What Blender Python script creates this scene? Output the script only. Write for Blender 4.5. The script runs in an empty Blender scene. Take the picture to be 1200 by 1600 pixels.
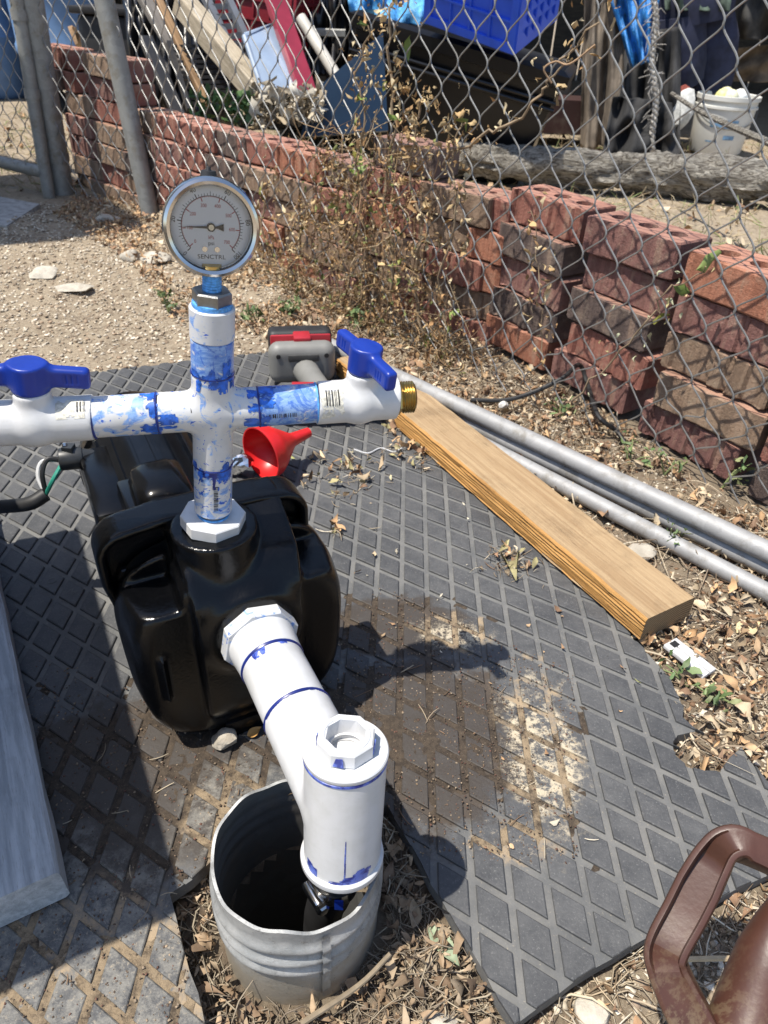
import bpy, bmesh, math, random
import numpy as np
from mathutils import Matrix, Vector
from mathutils.geometry import tessellate_polygon

rng = np.random.default_rng(7)
random.seed(7)
scene = bpy.context.scene
col = scene.collection

# ------------------------------------------------------------------ camera
FPX, CAM_H = 1130.0, 0.66
PITCH, ROLL = math.radians(36), math.radians(3)
_f = np.array([0, math.cos(PITCH), -math.sin(PITCH)])
_r0 = np.array([1.0, 0, 0]); _u0 = np.cross(_r0, _f)
_r = math.cos(ROLL)*_r0 + math.sin(ROLL)*_u0
_u = -math.sin(ROLL)*_r0 + math.cos(ROLL)*_u0
CAM = np.array([0, 0, CAM_H])
cd = bpy.data.cameras.new('camera'); cam = bpy.data.objects.new('camera', cd); col.objects.link(cam)
cd.sensor_fit = 'VERTICAL'; cd.lens = 6.86; cd.sensor_height = 6.86*1600/FPX; cd.sensor_width = cd.sensor_height*.75
cd.clip_start = .02; cd.clip_end = 500
cd.dof.use_dof = True; cd.dof.focus_distance = .62; cd.dof.aperture_fstop = 4.2
M = Matrix.Identity(4)
for i in range(3):
    M[i][0], M[i][1], M[i][2], M[i][3] = _r[i], _u[i], -_f[i], CAM[i]
cam.matrix_world = M
scene.camera = cam
# ------------------------------------------------------------------ world, sun, exposure
SUN = np.array([.37, .16, -1.0]); SUN /= np.linalg.norm(SUN)      # direction the light travels
w = bpy.data.worlds.new('World'); scene.world = w; w.use_nodes = True
nt = w.node_tree
sky = nt.nodes.new('ShaderNodeTexSky'); sky.sky_type = 'NISHITA'; sky.sun_disc = False
sky.sun_elevation = math.asin(-SUN[2]); sky.sun_rotation = math.atan2(-SUN[0], -SUN[1])
nt.links.new(sky.outputs[0], nt.nodes['Background'].inputs[0]); nt.nodes['Background'].inputs[1].default_value = .14
sl = bpy.data.lights.new('sun', 'SUN'); sl.energy = 4.7; sl.angle = math.radians(.55); sl.color = (1, .94, .84)
so = bpy.data.objects.new('sun', sl); col.objects.link(so)
so.rotation_euler = Vector(SUN).to_track_quat('-Z', 'Y').to_euler(); so.location = (-3, -1, 6)
vs = scene.view_settings; vs.view_transform = 'Standard'; vs.look = 'None'; vs.exposure = .47; vs.gamma = 1
scene.render.engine = 'CYCLES'
scene.cycles.use_denoising = True
scene.cycles.max_bounces = 6; scene.cycles.diffuse_bounces = 3; scene.cycles.glossy_bounces = 3
scene.cycles.transmission_bounces = 4; scene.cycles.caustics_reflective = False; scene.cycles.caustics_refractive = False

# ------------------------------------------------------------------ picture geometry (photograph coordinates 1200 x 1600)
def ray(x, y): return _f + _r*(x-600)/FPX - _u*(y-800)/FPX
def g(x, y, z=0.0):
    d = ray(x, y); return CAM + d*(z-CAM_H)/d[2]
def aty(x, y, Y):
    d = ray(x, y); return CAM + d*Y/d[1]
def atd(x, y, dep): return CAM + ray(x, y)*dep
def proj(p):
    v = np.asarray(p)-CAM; z = v@_f; return 600+FPX*(v@_r)/z, 800-FPX*(v@_u)/z
def nrm(v): v = np.asarray(v, float); return v/np.linalg.norm(v)
def frame(d, up=(0, 0, 1)):
    d = nrm(d); up = np.asarray(up, float)
    if abs(d@nrm(up)) > .98: up = np.array([1.0, 0, 0]) if abs(d[0]) < .9 else np.array([0, 1.0, 0])
    a = nrm(np.cross(up, d)); b = np.cross(d, a); return a, b, d

# ------------------------------------------------------------------ mesh helpers
def J(*parts):
    Vs, Fs, o = [], [], 0
    for V, F in parts:
        V = np.asarray(V, float).reshape(-1, 3); Vs.append(V); Fs += [tuple(i+o for i in f) for f in F]; o += len(V)
    return np.concatenate(Vs), Fs
BOXF = [(0, 3, 2, 1), (4, 5, 6, 7), (0, 1, 5, 4), (1, 2, 6, 5), (2, 3, 7, 6), (3, 0, 4, 7)]
def box(c, h, ax=None):
    c = np.asarray(c, float); ax = np.eye(3) if ax is None else np.asarray(ax)
    s = np.array([[-1,-1,-1],[1,-1,-1],[1,1,-1],[-1,1,-1],[-1,-1,1],[1,-1,1],[1,1,1],[-1,1,1]], float)*np.asarray(h)
    return c + s@ax, list(BOXF)
def bevbox(c, h, b, ax=None):
    """box with chamfered edges"""
    h = np.asarray(h, float); ax = np.eye(3) if ax is None else np.asarray(ax)
    bm = bmesh.new(); bmesh.ops.create_cube(bm, size=2)
    for v in bm.verts: v.co = Vector(np.array(v.co)*h)
    bmesh.ops.bevel(bm, geom=list(bm.edges), offset=b, segments=2, affect='EDGES', profile=.5)
    V = np.array([v.co[:] for v in bm.verts]); bm.verts.index_update()
    F = [tuple(v.index for v in f.verts) for f in bm.faces]; bm.free()
    return np.asarray(c) + V@ax, F
def lathe(prof, o, d, n=32, up=(0, 0, 1), closed=False, arc=None):
    """prof: list of (radius, distance along d)"""
    a, b, d = frame(d, up); o = np.asarray(o, float)
    th = np.linspace(0, 2*np.pi, n, endpoint=False)
    c = np.cos(th)[:, None]*a + np.sin(th)[:, None]*b
    V = np.concatenate([o + d*t + c*r for r, t in prof]); F = []
    m = len(prof)
    for i in range(m if closed else m-1):
        i2 = (i+1) % m
        for k in range(n):
            k2 = (k+1) % n; F.append((i*n+k, i*n+k2, i2*n+k2, i2*n+k))
    return V, F
def cyl(p0, p1, r0, r1=None, n=24, bev=0):
    p0, p1 = np.asarray(p0, float), np.asarray(p1, float); L = np.linalg.norm(p1-p0); r1 = r0 if r1 is None else r1
    if bev: pr = [(0, 0), (r0-bev, 0), (r0-.3*bev, .3*bev), (r0, bev), (r1, L-bev), (r1-.3*bev, L-.3*bev), (r1-bev, L), (0, L)]
    else: pr = [(0, 0), (r0, 0), (r1, L), (0, L)]
    return lathe(pr, p0, p1-p0, n)
def prism(o, d, R, L, n=8, rot=0., bev=.0015, up=(0, 0, 1), hole=0.):
    a, b, d = frame(d, up); th = np.linspace(0, 2*np.pi, n, endpoint=False)+rot
    c = np.cos(th)[:, None]*a + np.sin(th)[:, None]*b
    pr = [(R-bev, 0), (R, bev), (R, L-bev), (R-bev, L)]
    if hole: pr = [(hole, 0)] + pr + [(hole, L)]
    V = np.concatenate([np.asarray(o)+d*t+c*r for r, t in pr]); F = []
    m = len(pr)
    for i in range(m-1 if not hole else m):
        i2 = (i+1) % m
        for k in range(n): F.append((i*n+k, i*n+(k+1) % n, i2*n+(k+1) % n, i2*n+k))
    if not hole: F += [tuple(range(n))[::-1], tuple(range((m-1)*n, m*n))]
    return V, F
def tube(path, r, n=6, caps=True, up=(0, 0, 1)):
    P = np.asarray(path, float); m = len(P); r = np.broadcast_to(np.asarray(r, float), (m,))
    T = np.gradient(P, axis=0); T /= np.linalg.norm(T, axis=1)[:, None]+1e-12
    a, b, _ = frame(T[0], up); th = np.linspace(0, 2*np.pi, n, endpoint=False); Vs = []
    for i in range(m):
        a = nrm(a - T[i]*(a@T[i])); b = np.cross(T[i], a)
        Vs.append(P[i] + r[i]*(np.cos(th)[:, None]*a + np.sin(th)[:, None]*b))
    F = [(i*n+k, i*n+(k+1) % n, (i+1)*n+(k+1) % n, (i+1)*n+k) for i in range(m-1) for k in range(n)]
    if caps: F += [tuple(range(n))[::-1], tuple(range((m-1)*n, m*n))]
    return np.concatenate(Vs), F
def smooth_path(pts, k=6):
    P = np.asarray(pts, float); Q = np.concatenate([[2*P[0]-P[1]], P, [2*P[-1]-P[-2]]]); out = []
    for i in range(1, len(Q)-2):
        for t in np.linspace(0, 1, k, endpoint=False):
            p0, p1, p2, p3 = Q[i-1:i+3]
            out.append(.5*((2*p1)+(-p0+p2)*t+(2*p0-5*p1+4*p2-p3)*t*t+(-p0+3*p1-3*p2+p3)*t**3))
    out.append(P[-1]); return np.array(out)
def torus(o, d, R, r, n=40, k=8):
    return lathe([(R+r*math.cos(t), r*math.sin(t)) for t in np.linspace(0, 2*np.pi, k, endpoint=False)], o, d, n, closed=True)
def slab(q, t):
    """four corner points -> slab of thickness t"""
    q = np.asarray(q, float); n = nrm(np.cross(q[1]-q[0], q[3]-q[0]))*t/2
    return np.concatenate([q-n, q+n]), list(BOXF)
def sdf_mesh(f, lo, hi, h):
    ax = [np.arange(lo[i], hi[i]+h, h) for i in range(3)]
    X, Y, Z = np.meshgrid(*ax, indexing='ij'); v = f(X, Y, Z); s = v < 0
    n = np.array(v.shape); acc = np.zeros(tuple(n-1)+(3,)); cnt = np.zeros(tuple(n-1))
    cs = [(i, j, k) for i in (0, 1) for j in (0, 1) for k in (0, 1)]
    sub = lambda A, c: A[c[0]:n[0]-1+c[0], c[1]:n[1]-1+c[1], c[2]:n[2]-1+c[2]]
    for a in cs:
        for ax_ in range(3):
            if a[ax_]: continue
            b = list(a); b[ax_] = 1
            va, vb = sub(v, a), sub(v, b); m = (va < 0) != (vb < 0)
            t = np.where(m, va/np.where(m, va-vb, 1), 0)
            p = np.zeros(acc.shape); p[...] = a; p[..., ax_] += t
            acc += p*m[..., None]; cnt += m
    act = cnt > 0; idx = -np.ones(act.shape, int); idx[act] = np.arange(act.sum())
    ijk = np.argwhere(act); V = (ijk + acc[act]/cnt[act][:, None])*h + np.array(lo)
    F = []
    def quads(m, i, j, k, offs, flip):
        q = np.stack([idx[i+o[0], j+o[1], k+o[2]] for o in offs], 1); q[flip] = q[flip][:, ::-1]; F.append(q)
    m = s[:-1, 1:-1, 1:-1] != s[1:, 1:-1, 1:-1]; i, j, k = np.nonzero(m)
    quads(m, i, j+1, k+1, [(0,-1,-1),(0,0,-1),(0,0,0),(0,-1,0)], ~s[i, j+1, k+1])
    m = s[1:-1, :-1, 1:-1] != s[1:-1, 1:, 1:-1]; i, j, k = np.nonzero(m)
    quads(m, i+1, j, k+1, [(-1,0,-1),(-1,0,0),(0,0,0),(0,0,-1)], ~s[i+1, j, k+1])
    m = s[1:-1, 1:-1, :-1] != s[1:-1, 1:-1, 1:]; i, j, k = np.nonzero(m)
    quads(m, i+1, j+1, k, [(-1,-1,0),(0,-1,0),(0,0,0),(-1,0,0)], ~s[i+1, j+1, k])
    return V, [tuple(q) for q in np.concatenate(F).tolist()]
def smin(a, b, k): h = np.maximum(k-np.abs(a-b), 0)/k; return np.minimum(a, b)-h*h*k/4
def smax(a, b, k): return -smin(-a, -b, k)
def d_cyl(p, q, r):           # capped cylinder along third coordinate: p radial distance, q = |axial| - half length
    return np.minimum(np.maximum(p-r, q), 0) + np.sqrt(np.maximum(p-r, 0)**2 + np.maximum(q, 0)**2)
def d_box(x, y, z, h, r=0.):
    qx, qy, qz = np.abs(x)-h[0]+r, np.abs(y)-h[1]+r, np.abs(z)-h[2]+r
    return np.sqrt(np.maximum(qx, 0)**2+np.maximum(qy, 0)**2+np.maximum(qz, 0)**2)+np.minimum(np.maximum(qx, np.maximum(qy, qz)), 0)-r

def mkmesh(name, V, F, colors=None):
    me = bpy.data.meshes.new(name); V = np.asarray(V, np.float32)
    if isinstance(F, np.ndarray):
        me.vertices.add(len(V)); me.vertices.foreach_set('co', V.ravel())
        k = F.shape[1]; me.loops.add(F.size); me.loops.foreach_set('vertex_index', F.ravel().astype(np.int32))
        me.polygons.add(len(F)); me.polygons.foreach_set('loop_start', np.arange(0, F.size, k, dtype=np.int32))
        me.update(calc_edges=True)
    else:
        me.from_pydata(V.tolist(), [], [tuple(int(i) for i in f) for f in F]); me.update()
    if colors is not None:
        at = me.color_attributes.new('tint', 'FLOAT_COLOR', 'POINT')
        c = np.ones((len(V), 4), np.float32); c[:, :3] = colors; at.data.foreach_set('color', c.ravel())
    return me
def shade(me, ang):
    if ang is None: return
    me.polygons.foreach_set('use_smooth', [True]*len(me.polygons))
    if ang < 180: me.set_sharp_from_angle(angle=math.radians(ang))
def obj(name, VF, mat, parent=None, smooth=35, colors=None, loc=None):
    V, F = VF; V = np.asarray(V, float)
    if parent is not None:
        p = parent; off = np.zeros(3)
        while p is not None: off = off + np.array(p.location); p = p.parent
        V = V - off
    elif loc is not None: V = V - np.asarray(loc)
    me = mkmesh(name, V, F, colors); shade(me, smooth); me.materials.append(mat)
    o = bpy.data.objects.new(name, me); col.objects.link(o)
    if parent is not None: o.parent = parent
    elif loc is not None: o.location = loc
    return o
def tag(o, label=None, cat=None, group=None, kind=None):
    if label: o['label'] = label
    if cat: o['category'] = cat
    if group: o['group'] = group
    if kind: o['kind'] = kind
    return o
def thing(name, label, cat, loc=(0, 0, 0), group=None):
    o = bpy.data.objects.new(name, None); o.empty_display_size = .05; col.objects.link(o); o.location = [float(a) for a in loc]
    return tag(o, label, cat, group)
def one(name, VF, mat, label, cat, group=None, smooth=35, loc=None):
    V = np.asarray(VF[0]); c = V.mean(0); c[2] = V[:, 2].min()
    return tag(obj(name, VF, mat, None, smooth, loc=c if loc is None else loc), label, cat, group)

# ------------------------------------------------------------------ material helpers
class NT:
    def __init__(s, name):
        s.m = bpy.data.materials.new(name); s.m.use_nodes = True; s.t = s.m.node_tree; s.N = s.t.nodes; s.L = s.t.links
        s.b = s.N['Principled BSDF']; s.geo = None
    def n(s, typ, **kw):
        x = s.N.new('ShaderNode'+typ)
        for k, v in kw.items(): setattr(x, k, v)
        return x
    def put(s, sock, v):
        if hasattr(v, 'is_linked') or isinstance(v, bpy.types.NodeSocket): s.L.new(v, sock)
        elif isinstance(v, (tuple, list)) and len(v) == 3 and sock.type == 'RGBA': sock.default_value = (*v, 1)
        else: sock.default_value = v
    def math(s, op, a, b=0., c=0.):
        x = s.n('Math', operation=op); s.put(x.inputs[0], a); s.put(x.inputs[1], b); s.put(x.inputs[2], c); return x.outputs[0]
    def pos(s):
        if s.geo is None: s.geo = s.n('NewGeometry')
        return s.geo.outputs['Position']
    def oco(s): return s.n('TexCoord').outputs['Object']
    def noise(s, scale, detail=4., rough=.6, vec=None, dist=0., out=0):
        x = s.n('TexNoise'); x.inputs['Scale'].default_value = scale; x.inputs['Detail'].default_value = detail
        x.inputs['Roughness'].default_value = rough; x.inputs['Distortion'].default_value = dist
        s.L.new(vec if vec is not None else s.pos(), x.inputs['Vector']); return x.outputs[out]
    def vor(s, scale, vec=None, feat='F1', out=0, rnd=1.):
        x = s.n('TexVoronoi', feature=feat); x.inputs['Scale'].default_value = scale; x.inputs['Randomness'].default_value = rnd
        s.L.new(vec if vec is not None else s.pos(), x.inputs['Vector']); return x.outputs[out]
    def scl(s, vec, k):
        x = s.n('Mapping'); x.inputs['Scale'].default_value = k; s.L.new(vec, x.inputs['Vector']); return x.outputs[0]
    def ramp(s, v, a, b):
        x = s.n('MapRange', interpolation_type='SMOOTHSTEP'); s.put(x.inputs[0], v); x.inputs[1].default_value = a; x.inputs[2].default_value = b
        return x.outputs[0]
    def mix(s, f, a, b, mode='MIX'):
        x = s.n('Mix', data_type='RGBA', blend_type=mode); s.put(x.inputs[0], f); s.put(x.inputs[6], a); s.put(x.inputs[7], b); return x.outputs[2]
    def ell(s, cx, cy, rx, ry, vec=None):
        v = vec if vec is not None else s.pos()
        a = s.n('VectorMath', operation='SUBTRACT'); s.L.new(v, a.inputs[0]); a.inputs[1].default_value = (cx, cy, 0)
        m = s.n('VectorMath', operation='MULTIPLY'); s.L.new(a.outputs[0], m.inputs[0]); m.inputs[1].default_value = (1/rx, 1/ry, 0)
        l = s.n('VectorMath', operation='LENGTH'); s.L.new(m.outputs[0], l.inputs[0]); return l.outputs['Value']
    def bump(s, h, strength=.3, dist=.002):
        x = s.n('Bump'); x.inputs['Strength'].default_value = strength; x.inputs['Distance'].default_value = dist
        s.put(x.inputs['Height'], h); s.L.new(x.outputs[0], s.b.inputs['Normal']); return x
    def fin(s, base, rough=.5, metal=0., spec=None):
        s.put(s.b.inputs['Base Color'], base); s.put(s.b.inputs['Roughness'], rough); s.put(s.b.inputs['Metallic'], metal)
        if spec is not None: s.b.inputs['Specular IOR Level'].default_value = spec
        return s.m
def simple(name, c, rough=.5, metal=0., var=.25, scale=40., bump=.0, bscale=200., dist=.001, dirt=None, dirtamt=.5, spec=None, obj_co=False, stretch=None):
    s = NT(name); v = s.oco() if obj_co else s.pos()
    if stretch: v = s.scl(v, stretch)
    n = s.noise(scale, vec=v)
    base = s.mix(s.ramp(n, .3, .7), tuple(x*(1-var) for x in c), tuple(min(1, x*(1+var)) for x in c))
    if dirt: base = s.mix(s.math('MULTIPLY', s.ramp(s.noise(scale*.6, 6, .7, vec=v), .62-.25*dirtamt, .75), dirtamt), base, dirt)
    if bump: s.bump(s.noise(bscale, 5, .65, vec=v), bump, dist)
    return s.fin(base, rough, metal, spec)
def tinted(name, rough=.85, var=.3, scale=150., trans=0.):
    s = NT(name); a = s.n('Attribute'); a.attribute_name = 'tint'
    n = s.noise(scale, 3)
    k = s.math('MULTIPLY_ADD', n, 2*var, 1-var)
    base = s.mix(1.0, a.outputs['Color'], s.n('CombineColor').outputs[0], 'MULTIPLY')
    cc = base.node.inputs[7].links[0].from_node
    for i in range(3): s.L.new(k, cc.inputs[i])
    s.bump(n, .4, .001)
    return s.fin(base, rough)

# ================================================================== MATERIALS
BROWN, TAN, PALE = (.056, .040, .028), (.33, .25, .16), (.42, .37, .28)
def dirt_zones(s):
    """world-space dirt masks on the mat: brown mud, tan crust"""
    n1 = s.noise(26, 6, .65); n2 = s.noise(70, 6, .7)
    def blob(cx, cy, rx, ry, amp=1.0):
        d = s.ell(cx, cy, rx, ry); return s.math('ADD', d, s.math('MULTIPLY', s.math('SUBTRACT', n1, .5), 1.5*amp))
    mud = s.math('MINIMUM', blob(.045, .50, .125, .125), blob(-.235, .42, .15, .11))
    mud = s.math('MINIMUM', mud, blob(.03, .66, .10, .06))
    mudm = s.ramp(mud, 1.08, .80)
    cr = s.math('MINIMUM', blob(.185, .50, .05, .12, 1.3), blob(.10, .66, .06, .04, 1.3))
    cr = s.math('MINIMUM', cr, blob(.15, .385, .06, .03, 1.3))
    cr = s.math('MINIMUM', cr, blob(-.26, .22, .20, .12, 1.))
    cr = s.math('MINIMUM', cr, blob(-.13, .40, .05, .06, 1.))
    crm = s.ramp(cr, 1.0, .66)
    return mudm, crm, n1, n2
s = NT('rubber_mat')
mud, cr, n1, n2 = dirt_zones(s)
dust = s.ramp(s.math('ADD', s.math('MULTIPLY', s.noise(7, 6, .7), .6), s.math('MULTIPLY', s.noise(60, 6, .8), .4)), .38, .62)
base = s.mix(s.math('MULTIPLY', dust, .6), (.050, .052, .056), (.122, .122, .122))
base = s.mix(s.math('MULTIPLY', s.ramp(s.noise(380, 4, .85), .56, .68), .8), base, (.20, .20, .195))
base = s.mix(s.math('MULTIPLY', mud, s.math('MULTIPLY_ADD', s.noise(40, 6, .8), .9, .38)), base, (.046, .036, .028))
gran = s.noise(150, 6, .85); crr = s.ramp(s.math('MINIMUM', s.math('ADD', s.ell(.185, .49, .05, .11), s.math('MULTIPLY', s.math('SUBTRACT', n1, .5), 2.2)), s.math('ADD', s.ell(.10, .65, .05, .03), s.math('MULTIPLY', s.math('SUBTRACT', n1, .5), 2.))), 1.05, .55)
base = s.mix(s.math('MULTIPLY', crr, s.ramp(s.math('ADD', s.math('MULTIPLY', gran, .5), s.math('MULTIPLY', s.noise(36, 6, .75, dist=.6), .5)), .46, .55)), base, (.50, .43, .31))
bl = s.ramp(s.math('ADD', s.math('MINIMUM', s.ell(-.28, .24, .22, .14), s.ell(-.12, .40, .07, .07)), s.math('MULTIPLY', s.math('SUBTRACT', n1, .5), 1.2)), 1.1, .6)
base = s.mix(s.math('MULTIPLY', s.math('MULTIPLY', bl, s.ramp(s.noise(48, 6, .8), .40, .62)), .75), base, (.23, .22, .195))
base = s.mix(s.math('MULTIPLY', s.math('MULTIPLY', cr, s.ramp(gran, .54, .64)), .7), base, (.34, .29, .22))
s.bump(s.noise(260, 6, .75), .45, .0018)
RUBBER = s.fin(base, s.math('MULTIPLY_ADD', n2, .3, .45))
s = NT('rubber_mat_groove')
mud, cr, n1, n2 = dirt_zones(s)
base = s.mix(s.math('MULTIPLY', s.ramp(s.noise(12, 6, .7), .3, .7), .8), (.095, .098, .10), (.19, .186, .175))
base = s.mix(s.ramp(s.noise(300, 3, .8), .60, .72), base, (.28, .25, .20))
base = s.mix(s.math('MULTIPLY', mud, .9), base, BROWN)
base = s.mix(s.math('MULTIPLY', cr, s.ramp(s.noise(34, 6, .8), .36, .60)), base, TAN)
s.bump(s.noise(200, 6, .75), .5, .002)
GROOVE = s.fin(base, .75)
s = NT('dried_mud')
mud, cr, n1, n2 = dirt_zones(s)
base = s.mix(s.ramp(s.noise(120, 6, .75), .3, .7), (.034, .025, .018), (.095, .070, .048))
base = s.mix(s.ramp(s.noise(500, 3, .8), .62, .72), base, (.30, .24, .17))
base = s.mix(s.math('MULTIPLY', cr, s.ramp(s.noise(38, 6, .8), .34, .60)), base, TAN)
s.bump(s.noise(350, 6, .8), .8, .003)
MUD = s.fin(base, .9)
s = NT('soil')
nn = s.noise(6, 8, .7); base = s.mix(s.ramp(nn, .3, .7), (.17, .125, .085), (.34, .27, .19))
base = s.mix(s.ramp(s.noise(90, 6, .75), .35, .68), base, (.42, .35, .25))
base = s.mix(s.ramp(s.noise(30, 5, .7), .60, .72), base, (.10, .07, .05))
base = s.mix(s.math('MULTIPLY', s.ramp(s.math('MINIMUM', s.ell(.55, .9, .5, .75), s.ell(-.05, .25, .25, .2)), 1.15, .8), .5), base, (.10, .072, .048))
s.bump(s.noise(140, 6, .8), .9, .006)
SOIL = s.fin(base, .95)
def pvc(name, amount, seed, deep=.5):
    s = NT(name); v = s.oco(); vv = s.n('Mapping'); s.L.new(v, vv.inputs['Vector']); vv.inputs['Location'].default_value = (seed, seed*1.7, -seed)
    v = vv.outputs[0]
    base = s.mix(s.ramp(s.noise(60, 4, vec=v), .35, .75), (.615, .62, .63), (.555, .56, .555))
    base = s.mix(s.math('MULTIPLY', s.ramp(s.noise(260, 5, .8, vec=v), .62, .70), .5), base, (.45, .43, .40))
    if amount > 0:
        big = s.noise(46, 4, .55, vec=v, dist=2.2)
        stroke = s.noise(150, 5, .7, vec=s.scl(v, (.35, .35, 1.2)), dist=1.5)
        wash = s.ramp(s.math('ADD', big, s.math('MULTIPLY', s.math('SUBTRACT', stroke, .5), .5)), .58-.24*amount, .70-.20*amount)
        base = s.mix(s.math('MULTIPLY', wash, .88), base, s.mix(s.ramp(stroke, .38, .62), (.05, .20, .60), (.24, .42, .74)))
        blot = s.noise(62, 5, .6, vec=v, dist=3.)
        base = s.mix(s.math('MULTIPLY', s.ramp(s.math('ADD', blot, s.math('MULTIPLY', s.math('SUBTRACT', stroke, .5), .25)), .64-.10*amount, .675-.10*amount), deep), base, (.018, .105, .52))
        scr = s.vor(95, vec=s.n('VectorMath', operation='ADD').outputs[0], feat='DISTANCE_TO_EDGE')
        va = scr.node.inputs['Vector'].links[0].from_node; s.L.new(v, va.inputs[0]); nv = s.noise(60, 3, vec=v, out=1); s.L.new(nv, va.inputs[1])
        base = s.mix(s.math('MULTIPLY', s.math('MULTIPLY', s.ramp(scr, .035, .0), wash), .55), base, (.02, .07, .36))
    s.bump(s.noise(700, 3, vec=v), .08, .0004)
    return s.fin(base, .32)
PVC = pvc('white_pvc', 0, 0); PVC_S = pvc('white_pvc_primer_specks', .08, 3.1, 1.); PVC_M = pvc('white_pvc_primer_smears', .40, 5.3, 1.); PVC_H = pvc('white_pvc_primer_heavy', 1.15, 8.8, .6)
def smear(name):
    s = NT(name); n = s.noise(120, 5, .7); base = s.mix(s.ramp(n, .40, .56), (.012, .025, .22), (.10, .16, .55)); return s.fin(base, .35)
PRIMER = smear('blue_primer'); GLUE = simple('dark_blue_glue', (.008, .02, .16), .3)
TAPE = simple('blue_thread_tape', (.10, .34, .72), .5, var=.3, scale=300)
BLUEP = simple('blue_handle_plastic', (.007, .032, .28), .36, var=.08, bump=.05, bscale=900)
BLACKIRON = None
s = NT('black_enamel_iron')
s.bump(s.math('ADD', s.noise(300, 2, .5), s.math('MULTIPLY', s.noise(900, 2, .5), .5)), .22, .0012)
BLACKIRON = s.fin(s.mix(s.ramp(s.noise(50, 5, .7), .55, .8), (.0018, .0019, .0024), (.005, .005, .0056)), s.math('MULTIPLY_ADD', s.noise(60, 4), .20, .10), 0., .36)
BLACKPL = simple('black_plastic', (.003, .003, .0034), .2, var=.4, spec=.32)
BLACKMAT = simple('black_rubber', (.018, .018, .019), .55, var=.3, bump=.1)
STEEL = simple('polished_steel', (.62, .60, .57), .16, 1., var=.06)
DULLSTEEL = simple('dull_steel', (.30, .30, .29), .42, 1., var=.25, bump=.25, bscale=500)
BRASS = simple('brass', (.52, .38, .15), .30, 1., var=.25, bump=.1)
def galv(name, c=(.50, .51, .52), rough=.5, dirt=(.28, .22, .15), amt=.4, metal=.55):
    s = NT(name); sp = s.vor(55, out=1)
    n = s.noise(18, 6, .7)
    k = s.n('SeparateColor'); s.L.new(sp, k.inputs[0])
    base = s.mix(s.math('MULTIPLY', k.outputs[0], .5), tuple(x*.8 for x in c), tuple(min(1, x*1.15) for x in c))
    base = s.mix(s.math('MULTIPLY', s.ramp(n, .5, .68), amt), base, dirt)
    base = s.mix(s.math('MULTIPLY', s.ramp(s.noise(150, 5, .8), .60, .7), .6*amt), base, (.09, .08, .07))
    s.bump(s.noise(240, 5, .7), .25, .001)
    return s.fin(base, s.math('MULTIPLY_ADD', n, .3, rough-.15), metal)
GALV = galv('galvanised_steel', (.38, .38, .38), .62, (.20, .185, .16), .75, .25); GALV_OLD = galv('weathered_galvanised_steel', (.34, .34, .32), .62, (.22, .19, .14), .7, .35)
GALV_WIRE = galv('galvanised_wire', (.33, .33, .32), .48, (.12, .10, .08), .5, .6)
s = NT('corrugated_casing_steel'); v = s.pos(); zc = s.n('SeparateXYZ'); s.L.new(v, zc.inputs[0]); n = s.noise(28, 6, .7); fn = s.noise(170, 6, .75)
base = s.mix(s.ramp(n, .3, .7), (.30, .31, .31), (.47, .47, .46)); base = s.mix(s.math('MULTIPLY', s.ramp(s.noise(55, 6, .75, vec=s.scl(v, (1, 1, .2))), .5, .66), .6), base, (.19, .185, .175))
base = s.mix(s.math('MULTIPLY', s.ramp(s.math('ADD', zc.outputs[2], s.math('MULTIPLY', s.math('SUBTRACT', n, .5), .09)), .032, -.012), .8), base, (.40, .35, .265)); base = s.mix(s.math('MULTIPLY', s.ramp(fn, .58, .68), .55), base, (.10, .085, .07))
s.bump(s.math('ADD', fn, n), .4, .0016); GALV_CAS = s.fin(base, .55, .35)
def wood(name, a, b, grain=(1, 14, 14), rough=.7, vec_scale=1., dark=(.10, .065, .035), gr=.7):
    s = NT(name); v = s.oco(); v2 = s.scl(v, tuple(x*vec_scale for x in grain))
    n = s.noise(9, 6, .62, vec=v2, dist=.6); f = s.noise(60, 4, .7, vec=v2)
    base = s.mix(s.ramp(n, .32, .68), a, b)
    base = s.mix(s.math('MULTIPLY', s.ramp(f, .55, .70), gr), base, dark)
    base = s.mix(s.math('MULTIPLY', s.ramp(s.noise(11, 5, .7, vec=v), .50, .72), .5), base, tuple(x*.6 for x in a))
    crk = s.noise(14, 3, .5, vec=s.scl(v, tuple(x*vec_scale*.8 for x in grain)), dist=.2); ck = s.math('MULTIPLY', s.ramp(s.math('ABSOLUTE', s.math('SUBTRACT', crk, .5)), .012, .0), s.ramp(s.noise(5, 2, vec=v), .48, .58))
    base = s.mix(s.math('MULTIPLY', ck, .85*gr), base, tuple(x*.25 for x in dark))
    kd_ = s.vor(7.5, vec=s.scl(v, (1, 1.6, 1.6))); base = s.mix(s.math('MULTIPLY', s.ramp(kd_, .085, .04), .8*gr), base, tuple(x*.7 for x in dark))
    s.bump(s.math('ADD', n, f), .45, .002)
    return s.fin(base, rough)
WOOD = wood('fir_lumber', (.30, .195, .10), (.42, .30, .17), (.4, 18, 18), gr=.8, dark=(.17, .11, .06))
WOODSIDE = wood('fir_lumber_edge', (.40, .20, .055), (.54, .30, .095), (.25, 24, 24), gr=1., dark=(.13, .06, .02))
WOODGREY = wood('painted_grey_lumber', (.34, .36, .38), (.54, .56, .58), (1.2, 16, 16), gr=.6, dark=(.20, .18, .15))
WOODOLD = wood('weathered_lumber', (.36, .30, .21), (.56, .48, .36), (1, 12, 12), gr=.6)
WOODBROWN = wood('brown_broken_wood', (.22, .13, .06), (.36, .22, .11), (1, 12, 12))
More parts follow.
